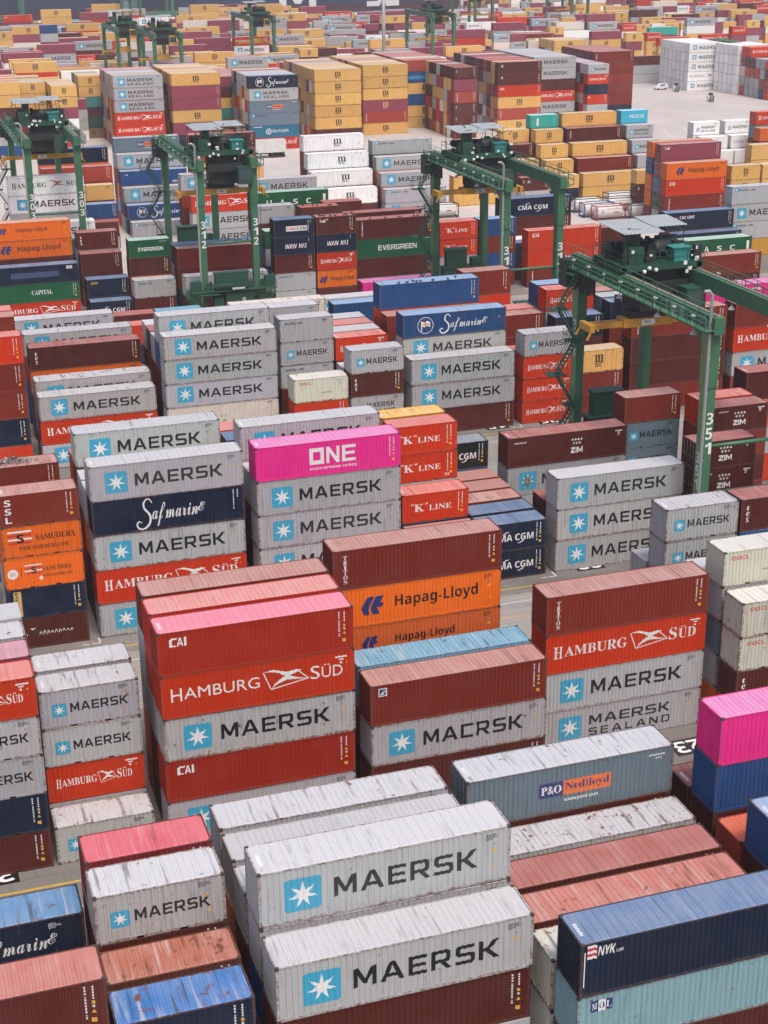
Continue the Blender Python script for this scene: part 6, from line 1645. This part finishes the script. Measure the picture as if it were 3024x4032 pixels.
    bm = bmesh.new(); box(bm, 2.2, 6.0, ty-1.9, ty+1.9, ZT-2.4, ZT+1.4); box(bm, 1.6, 6.6, y0+.2, y0+1.1, ZT-.6, ZT+.5); part('hoist_machinery', bm, M['dark'], tr)
    bm = bmesh.new(); cx = wb+.2-2.4; box(bm, cx, cx+2.0, y0-2.2, y0-.3, ZT-2.1, ZT+.2); cb = part('operator_cab', bm, M['dgreen2'] if detail else M['spread'], tr)
    bm = bmesh.new(); box(bm, cx+.15, cx+1.85, y0-2.23, y0-2.2, ZT-1.5, ZT-.1); box(bm, cx-.03, cx, y0-2.0, y0-.6, ZT-1.4, ZT-.2); part('window', bm, M['glass'], cb)
    if detail > 1:
        bm = bmesh.new()
        for px_, pz in ((1.5, .4), (2.2, .2), (1.0, .1)): bmesh.ops.create_uvsphere(bm, u_segments=10, v_segments=6, radius=.2, matrix=Matrix.Translation((px_+.8, y0-.25, z0+pz)))
        part('flood_lamp', bm, M['lamp'], tr)
    # spreader hanging on its ropes
    mid = wb/2; bm = bmesh.new()
    for a, b in ((-2, -.7), (2, -.7), (-2, .7), (2, .7)): bar(bm, (mid+a, ty+b, sz+1.0), (mid+a, ty+b*1.4, ZT+.5), .03, 5)
    part('hoist_rope', bm, M['rope'], t); bm = bmesh.new(); hl = 6.05
    for yy in (-.42, .42): box(bm, mid-hl, mid+hl, ty+yy-.16, ty+yy+.16, sz-.35, sz+.15)
    box(bm, mid-2.6, mid+2.6, ty-.8, ty+.8, sz-.42, sz+.42)
    for s in (-1, 1):
        box(bm, mid+s*hl-.25, mid+s*hl+.25, ty-1.2, ty+1.2, sz-.5, sz+.2)
        for yy in (-1.15, 1.15): v = [(mid+s*(hl+.1), ty+yy, sz-.3), (mid+s*(hl+.55), ty+yy*1.05, sz-1.15)]; beam(bm, v[0], v[1], .22, .12)
    sp_ = part('spreader', bm, M['spread'], t)
    bm = bmesh.new(); box(bm, mid-1.9, mid+1.9, ty-.75, ty+.75, sz+.43, sz+1.1); part('head_block', bm, M['dark'] if detail else M['spread'], sp_)
    if detail > 1: bm = bmesh.new(); box(bm, mid-.7, mid+.7, ty-.83, ty-.81, sz-.26, sz+.26); nb = part('name_board', bm, M['lamp'], sp_); text_on('PSA', (mid-.42, ty-.838, sz-.13), (1,0,0), (0,0,1), .28, nb, 'lettering', 'sb', 'dblue')
    if detail:                                               # zigzag stairs with landings up the far left leg
        bm = bmesh.new(); ly = span-.2; zz = 4.66; s = 1; flights = 5; dz = (ZT-4.66)/flights
        for i in range(flights):
            xa, xb = (-2.9, -.9) if s > 0 else (-.9, -2.9); xo = -.2
            for yy in (ly-1.15, ly-1.95):
                beam(bm, (xa+xo, yy-.0, zz), (xb+xo, yy-.0, zz+dz), .06, .15)
            for q in range(9):
                f = (q+.5)/9; xx = xa+(xb-xa)*f+xo; box(bm, xx-.13, xx+.13, ly-1.93, ly-1.17, zz+dz*f-.02, zz+dz*f+.02)
            for yy in (ly-1.15, ly-1.95): bar(bm, (xa+xo, yy, zz+1.05), (xb+xo, yy, zz+dz+1.05), .03, 5); bar(bm, (xa+xo, yy, zz+.55), (xb+xo, yy, zz+dz+.55), .025, 5)
            xl_ = xb+xo; box(bm, xl_-.95, xl_+.95, ly-2.0, ly-.6, zz+dz-.05, zz+dz+.02); rails(bm, (xl_-.95, ly-2.0, zz+dz), (xl_+.95, ly-2.0, zz+dz), 1.1, .9); rails(bm, (xl_-.95, ly-2.0, zz+dz), (xl_-.95, ly-.6, zz+dz), 1.1, .7)
            zz += dz; s = -s
        part('stair', bm, M['dgreen2'], t)
        bm = bmesh.new()
        for xx in (wb+.48, wb+.88): bar(bm, (xx, -.3, 2.8), (xx, -.3, ZT), .03, 5)
        for q in range(46): bar(bm, (wb+.48, -.3, 3+q*.4), (wb+.88, -.3, 3+q*.4), .018, 4)
        part('ladder', bm, M['dgreen2'], t)
    return t
rtg(65.7, 110.4, '351', 18.9, 17.4, 'nearest green gantry crane with 351 on its legs, at the right')
rtg(76.4, 180.6, '317', 18.6, 18.2, 'green gantry crane numbered 317, behind the nearest crane and right of centre')
rtg(43.6, 211.0, '312', 4.0, 17.6, 'green gantry crane numbered 312, standing by the small green container')
rtg(23.7, 242.0, '303', 14.5, 17.8, 'green gantry crane numbered 303 at the left edge, over white containers')
for a in (((75.5, 474, '504', 14, 15), 'distant green crane numbered 504 behind the tall pale stacks'), ((81.5, 447, '503', 10, 15), 'distant green crane close beside the one numbered 504'), ((124.5, 508, '529', 9, 14), 'distant green crane numbered 529 with a yellow cab'), ((183.0, 497, '585', 9, 14), 'distant green crane numbered 585 on pale open ground'), ((243, 610, '584', 10, 14), 'distant green crane at the top right, left of another like it'), ((293, 625, '587', 10, 14), 'rightmost distant green crane near the top edge'), ((113, 690, '520', 9, 14), 'farthest green crane near the top edge, left of centre')):
    rtg(*a[0], a[1], detail=0)

# ---------------------------------------------------------------- small things
M['car'] = plain('white_car_paint', (.72,.72,.72), .25, var=.1); M['orange_safe'] = plain('safety_orange', (.7,.2,.04), .5); M['tankw'] = plain('tank_white', (.66,.64,.62), .35, var=.4); M['redf'] = plain('tank_frame_red', (.40,.035,.03), .5); M['bluef'] = plain('tank_frame_blue', (.03,.08,.24), .5); M['darkf'] = plain('tank_frame_dark', (.05,.055,.06), .5)
def tank(x, y, z, fm, label):
    t = bpy.data.objects.new('tank_container', None); C.objects.link(t); t.location = (x, y, z); tag(t, label, 'tank', 'white tank containers'); L, H = 6.058, 2.591
    bm = bmesh.new()
    for xx in (.08, L-.08):
        for a, b in (((xx, .08, 0), (xx, .08, H)), ((xx, W-.08, 0), (xx, W-.08, H)), ((xx, .16, .08), (xx, W-.16, .08)), ((xx, .16, H-.08), (xx, W-.16, H-.08)), ((xx, .16, .5), (xx, W*.5, .1)), ((xx, W-.16, .5), (xx, W*.5, .1))): beam(bm, a, b, .15, .15)
    for yy in (.08, W-.08):
        for zz in (.08, H-.08): beam(bm, (.16, yy, zz), (L-.16, yy, zz), .1, .1)
    part('frame', bm, M[fm], t); bm = bmesh.new(); R1 = 1.08; prev = None
    for xx, rr in ((.22, .35), (.3, .75), (.45, 1.0), (.65, R1), (L-.65, R1), (L-.45, 1.0), (L-.3, .75), (L-.22, .35)):
        ring = [bm.verts.new((xx, W/2+rr*math.cos(a*math.pi/12), H/2+.03+rr*math.sin(a*math.pi/12))) for a in range(24)]
        if prev:
            for i in range(24): bm.faces.new((prev[i], prev[(i+1) % 24], ring[(i+1) % 24], ring[i])).smooth = True
        else: bm.faces.new(ring[::-1])
        prev = ring
    bm.faces.new(prev); tb = part('tank', bm, M['tankw'], t); bm = bmesh.new(); box(bm, .9, L-.9, W/2-.35, W/2+.35, H-.12, H-.06); bar(bm, (L/2, W/2, H-.3), (L/2, W/2, H-.02), .28, 12); part('walkway', bm, M['lamp'], tb)
    bm = bmesh.new(); v, f = disc(1.4, 1.5, .28, .2); [bm.faces.new([bm.verts.new((p[0], W/2-1.095, p[1])) for p in [v[i] for i in q]]) for q in f]; box(bm, 3.6, 4.6, W/2-1.1, W/2-1.088, 1.25, 1.45); part('lettering', bm, M['red'], tb)
tank(128.27, 259.57, 0.05, 'redf', 'white tank container in a red frame, front of the tank group')
tank(127.37, 263.02, 0.05, 'bluef', 'white tank container with a blue end frame, behind the red-framed one')
tank(134.82, 258.62, 0.05, 'darkf', 'white tank container in a dark frame, front right of the tank group')
tank(127.78, 268.17, 0.05, 'darkf', 'white tank container in a dark frame, leftmost of the tank group')
tank(134.11, 266.83, 0.05, 'darkf', 'white tank container in a dark frame, middle of the tank group')
tank(136.65, 271.93, 0.05, 'bluef', 'white tank container with a blue frame, farthest of the tank group')
tank(99.58, 272.05, 0.05, 'darkf', 'white tank container half hidden behind crane 317')
def rack(x, y, label):
    t = bpy.data.objects.new('reefer_rack', None); C.objects.link(t); t.location = (x, y, 0); tag(t, label, 'rack'); bm = bmesh.new()
    for xx in (0, 2.1, 4.3):
        for yy in (0, 3, 6, 9, 12): beam(bm, (xx, yy, 0), (xx, yy, 15.2), .25, .25)
    for k in range(6): box(bm, -.1, 4.4, -.1, 12.1, 2.9*k+.3, 2.9*k+.45)
    part('frame', bm, M['green'], t); bm = bmesh.new()
    for k in range(5): box(bm, .3, 4.0, .6, 11.8, 2.9*k+.46, 2.9*k+2.5)
    part('cabinet', bm, M['dgreen2'], t); bm = bmesh.new()
    for k in range(5): rails(bm, (0, -.05, 2.9*k+.45), (4.3, -.05, 2.9*k+.45), 1.1, 1.4, .04)
    part('railing', bm, M['pipe'], t)
rack(262.9, 444.5, 'dark green steel rack of five floors between the white container stacks')
def truck():
    t = bpy.data.objects.new('container_trailer', None); C.objects.link(t); t.location = (81.5, 358, 0); tag(t, 'long white box trailer parked on the pale ground behind crane 312', 'trailer')
    bm = bmesh.new(); box(bm, 0, 13.6, 0, 2.5, 1.25, 4.1); part('box_body', bm, M['tankw'], t); bm = bmesh.new(); box(bm, .2, 13.4, .4, 2.1, .95, 1.22); part('chassis', bm, M['dark'], t)
    for xx in (1.4, 2.7, 10.3, 11.6, 12.9):
        for yy in (.1, 2.0):
            bm = bmesh.new(); bar(bm, (xx, yy, .5), (xx, yy+.4, .5), .5, 16); part('wheel', bm, M['tyre'], t)
truck()
def pickup():
    t = bpy.data.objects.new('parked_van', None); C.objects.link(t); t.location = (243.2, 453.6, 0); t.rotation_euler.z = .1; tag(t, 'small white van with dark windows parked beside the white container stack', 'van')
    prof = [(0,.35),(0,.85),(.25,1.0),(1.2,1.1),(1.9,1.75),(2.4,1.85),(4.4,1.8),(4.6,1.5),(4.65,.4)]; bm = bmesh.new(); a = [bm.verts.new((p[0], .0, p[1])) for p in prof]; b = [bm.verts.new((p[0], 1.8, p[1])) for p in prof]; n = len(prof)
    for i in range(n): bm.faces.new((a[i], a[(i+1) % n], b[(i+1) % n], b[i]))
    bm.faces.new(a[::-1]); bm.faces.new(b); bmesh.ops.recalc_face_normals(bm, faces=bm.faces); part('body', bm, M['car'], t)
    bm = bmesh.new(); [bm.faces.new([bm.verts.new((p[0], -.01, p[1])) for p in q]) for q in ([(1.45,1.15),(2.3,1.15),(2.3,1.72),(1.95,1.68)], [(2.5,1.15),(3.3,1.15),(3.3,1.72),(2.5,1.74)])]; part('window', bm, M['glass'], t)
    for xx in (.9, 3.7):
        for yy in (-.03, 1.6): bm = bmesh.new(); bar(bm, (xx, yy, .34), (xx, yy+.23, .34), .33, 16); part('wheel', bm, M['tyre'], t)
pickup()
def barrier(x, y, label):
    t = bpy.data.objects.new('striped_barrier', None); C.objects.link(t); t.location = (x, y, 0); tag(t, label, 'barrier', 'striped barrier blocks')
    bm = bmesh.new(); box(bm, 0, 2.0, 0, 1.2, 0, 2.0); part('block', bm, M['lamp'], t); bm = bmesh.new()
    for i in range(4): bm.faces.new([bm.verts.new(p) for p in ((max(0, -.4+i*.6), -.01, .0 if i else .4), (.1+i*.6 if i else .0+.2, -.01, 0), (min(2, .9+i*.6), -.01, 2.0 if i < 3 else 1.7), (min(2, .5+i*.6), -.01, 2.0))])
    part('stripe', bm, M['black'], t); bm = bmesh.new(); box(bm, .5, 1.6, .2, .9, 2.0, 2.7); part('lamp_box', bm, M['dark'], t)
barrier(241.8, 418, 'black and white striped block alone on the pale open yard'); barrier(245.5, 446, 'striped block beside the parked white van')
def mast(x, y, h, label):
    t = bpy.data.objects.new('light_mast', None); C.objects.link(t); t.location = (x, y, 0); tag(t, label, 'light mast'); bm = bmesh.new(); bar(bm, (0,0,0), (0,0,h), .55, 10); part('pole', bm, M['pipe'], t)
    bm = bmesh.new(); bar(bm, (0,0,h), (0,0,h+.5), 1.6, 12); part('lamp_ring', bm, M['lamp'], t)
mast(152, 455, 38, 'tall grey light mast rising past the top edge, left of crane 585')
def stacker():
    t = bpy.data.objects.new('spreader_stand', None); C.objects.link(t); t.location = (47.2, 137.0, 0); tag(t, 'yellow steel frame on the road beside a long red and white boom', 'frame')
    bm = bmesh.new()
    for yy in (0, 1.9):
        for zz in (.5, 1.9): beam(bm, (0, yy, zz), (6.2, yy, zz), .3, .25)
        for xx in (0, 1.6, 3.1, 4.6, 6.2): beam(bm, (xx, yy, .0), (xx, yy, 2.0), .22, .22)
    for xx in (0, 3.1, 6.2): beam(bm, (xx, 0, 1.9), (xx, 1.9, 1.9), .22, .22)
    box(bm, .3, 2.2, .3, 1.6, 1.0, 2.3); part('frame', bm, M['spread'], t)
    b = bpy.data.objects.new('boom_barrier', None); C.objects.link(b); b.location = (37.5, 143.5, 0); tag(b, 'red and white striped boom slanting low above the road before the dark red stack', 'barrier'); bm = bmesh.new()
    for i in range(26):
        p0, p1 = Vector((i*.55, .12*i*.55, 1.6+i*.045)), Vector(((i+1)*.55, .12*(i+1)*.55, 1.6+(i+1)*.045)); beam(bm, p0, p1, .14, .14, i % 2)
        q0, q1 = Vector((i*.55, .12*i*.55, 1.2+i*.012)), Vector(((i+1)*.55, .12*(i+1)*.55, 1.2+(i+1)*.012)); beam(bm, q0, q1, .1, .1, i % 2)
    part('arm', bm, [M['red'], M['white']], b); bm = bmesh.new()
    for xx in (.2, 7, 13.8): beam(bm, (xx, xx*.12, 0), (xx, xx*.12, 1.7+xx*.08), .12, .12)
    part('post', bm, M['red'], b)
stacker()
def bird_mesh():
    bm = bmesh.new(); bmesh.ops.create_uvsphere(bm, u_segments=8, v_segments=6, radius=1, matrix=Matrix.Translation((0,0,.16)) @ Matrix.Diagonal((.2,.1,.1,1))); bmesh.ops.create_uvsphere(bm, u_segments=6, v_segments=5, radius=.06, matrix=Matrix.Translation((.19,0,.28))); bm.faces.new([bm.verts.new(p) for p in ((-.15,-.05,.17),(-.15,.05,.17),(-.42,.04,.11),(-.42,-.04,.11))])
    for s in (-.04, .04): bar(bm, (.02, s, 0), (.02, s, .12), .012, 4)
    return mesh_of(bm, 'bird', [M['dark']])
bme = bird_mesh(); rb = random.Random(5)
for (bx, by, bz, bl_, bn, lb) in ((60.99,214.00,13.01,6.058,16,'small dark bird on the roof of the container with the yellow plate'), (67.98,216.83,11.62,12.192,10,'small dark bird on the maroon roof above the green lettered container'), (61.11,222.49,13.01,6.058,6,'small dark bird on a maroon roof behind the others'), (53.95,163.62,14.53,12.192,8,'small dark bird on the blue roof beyond the script container'), (41.56,222.49,8.71,12.192,8,'small dark bird on the pale roof behind crane 312')):
    for i in range(bn):
        o = link('bird', bme, None, (bx+rb.uniform(.2, bl_-.2), by+rb.choice((rb.uniform(.1, 2.3), .05)), bz)); o.rotation_euler.z = rb.uniform(0, 6.3); tag(o, lb, 'bird', lb.replace('small dark bird', 'birds').strip())
# debris heaped on a roof
bm = bmesh.new(); rd = random.Random(8)
for i in range(260):
    a = rd.gauss(0, 1); x, y = 2.3+a*.85, 1.25+rd.gauss(0, .42); h = .32*math.exp(-a*a)*rd.random()
    if not (.1 < y < 2.35 and .1 < x < 5.9): continue
    s = rd.uniform(.04, .17); v = [bm.verts.new((x+rd.uniform(-s, s), y+rd.uniform(-s, s), .03+h+rd.uniform(0, s*1.4))) for _ in range(4)]
    for q in ((0,1,2), (0,2,3), (0,3,1), (1,3,2)): bm.faces.new([v[i] for i in q]).material_index = 0 if rd.random() < .6 else 1
tag(part('roof_debris', bm, [M['dark'], M['pipe']], None, (6.72, 127.05, 10.39)), 'heap of dark and pale scrap lying on a salmon roof', 'debris', kind='stuff')
# ships beyond the quay
def ship(x0, x1, y, label, letters=None):
    t = bpy.data.objects.new('container_ship', None); C.objects.link(t); t.location = (x0, y, 0); tag(t, label, 'ship'); Ls = x1-x0; bm = bmesh.new(); prev = None
    for xx, yy, ext in ((0, 14, 0), (Ls*.06, 3, 0), (Ls*.14, 0, 0), (Ls*.9, 0, 0), (Ls, 8, 0)):
        cur = [bm.verts.new((xx, yy+2, -3)), bm.verts.new((xx, yy, 3.6)), bm.verts.new((xx, yy, 26)), bm.verts.new((xx, 34-yy, 26)), bm.verts.new((xx, 34-yy, -3))]
        if prev:
            for i in range(4): f = bm.faces.new((prev[i], cur[i], cur[i+1], prev[i+1])); f.material_index = 1 if i == 0 else 0
        prev = cur
    bmesh.ops.recalc_face_normals(bm, faces=bm.faces); part('hull', bm, [plain('hull_navy', (.022,.04,.085), .4), plain('hull_boot_red', (.16,.05,.07), .5)], t)
    if letters:
        bm = bmesh.new()
        for ch, fx, w_ in letters:
            v, f = fit(block_text(ch), fx, 1.6, w_, 16); vs = [bm.verts.new((p[0], -.08, p[1])) for p in v]; [bm.faces.new([vs[i] for i in q]) for q in f]
        part('lettering', bm, M['white'], t)
ship(158, 470, 905, 'dark navy ship hull with giant white letters along the top edge', (('M', 81, 22), ('S', 134, 9), ('C', 145, 9)))
ship(12, 150, 905, 'dark navy ship hull at the top left without letters')
t = bpy.data.objects.new('white_warehouse', None); C.objects.link(t); t.location = (-40, 800, 0); tag(t, 'big white box-shaped building at the top left corner', 'building')
bm = bmesh.new(); box(bm, 0, 78, 0, 30, 0, 21); part('wall', bm, plain('white_sheet_wall', (.66,.67,.68), .6, var=.1), t); bm = bmesh.new(); box(bm, -.5, 78.5, -.5, 30.5, 21, 21.8); part('roof', bm, M['lamp'], t)
for xq, nm in ((60, 'first'), (140, 'second')):
    t = bpy.data.objects.new('quay_crane', None); C.objects.link(t); t.location = (xq+10, 872, 0); tag(t, ('teal quay crane legs against the navy hull, left of the giant letters', 'teal quay crane legs against the navy hull, farther right')[xq > 100], 'crane', 'quay cranes along the ships')
    for xx in (0, 20):
        for yy in (0, 16): bm = bmesh.new(); box(bm, xx-.8, xx+.8, yy-.8, yy+.8, 0, 52); part('leg', bm, M['green'], t)
    bm = bmesh.new(); box(bm, -3, 23, -.9, .9, 1.5, 4); box(bm, -1, 21, -.7, .7, 14, 16); beam(bm, (0, 0, 16), (10, 0, 40), .8, .8); beam(bm, (20, 0, 16), (10, 0, 40), .8, .8); part('portal_beam', bm, M['green'], t)
    bm = bmesh.new(); [box(bm, xx-1.4, xx+1.4, -1, 1, 0, 1.4) for xx in (-1, 3, 17, 21)]; part('bogie', bm, M['dark'], t)
sheet('water', -900, 1500, 884, 1500, 0.006, plain('sea_water', (.03,.06,.08), .15))

# ---------------------------------------------------------------- the hazy air
bm = bmesh.new(); box(bm, -905, 1505, -65, 1505, -5.0, 58.0)
hz = bpy.data.materials.new('haze'); hz.use_nodes = True; hn = hz.node_tree; hn.nodes.clear(); ho = hn.nodes.new('ShaderNodeOutputMaterial'); pv = hn.nodes.new('ShaderNodeVolumePrincipled')
pv.inputs['Color'].default_value = (.88, .86, .90, 1); pv.inputs['Density'].default_value = 0.00025; pv.inputs['Anisotropy'].default_value = 0.2; hn.links.new(pv.outputs[0], ho.inputs['Volume'])
tag(part('haze', bm, hz), kind='stuff')
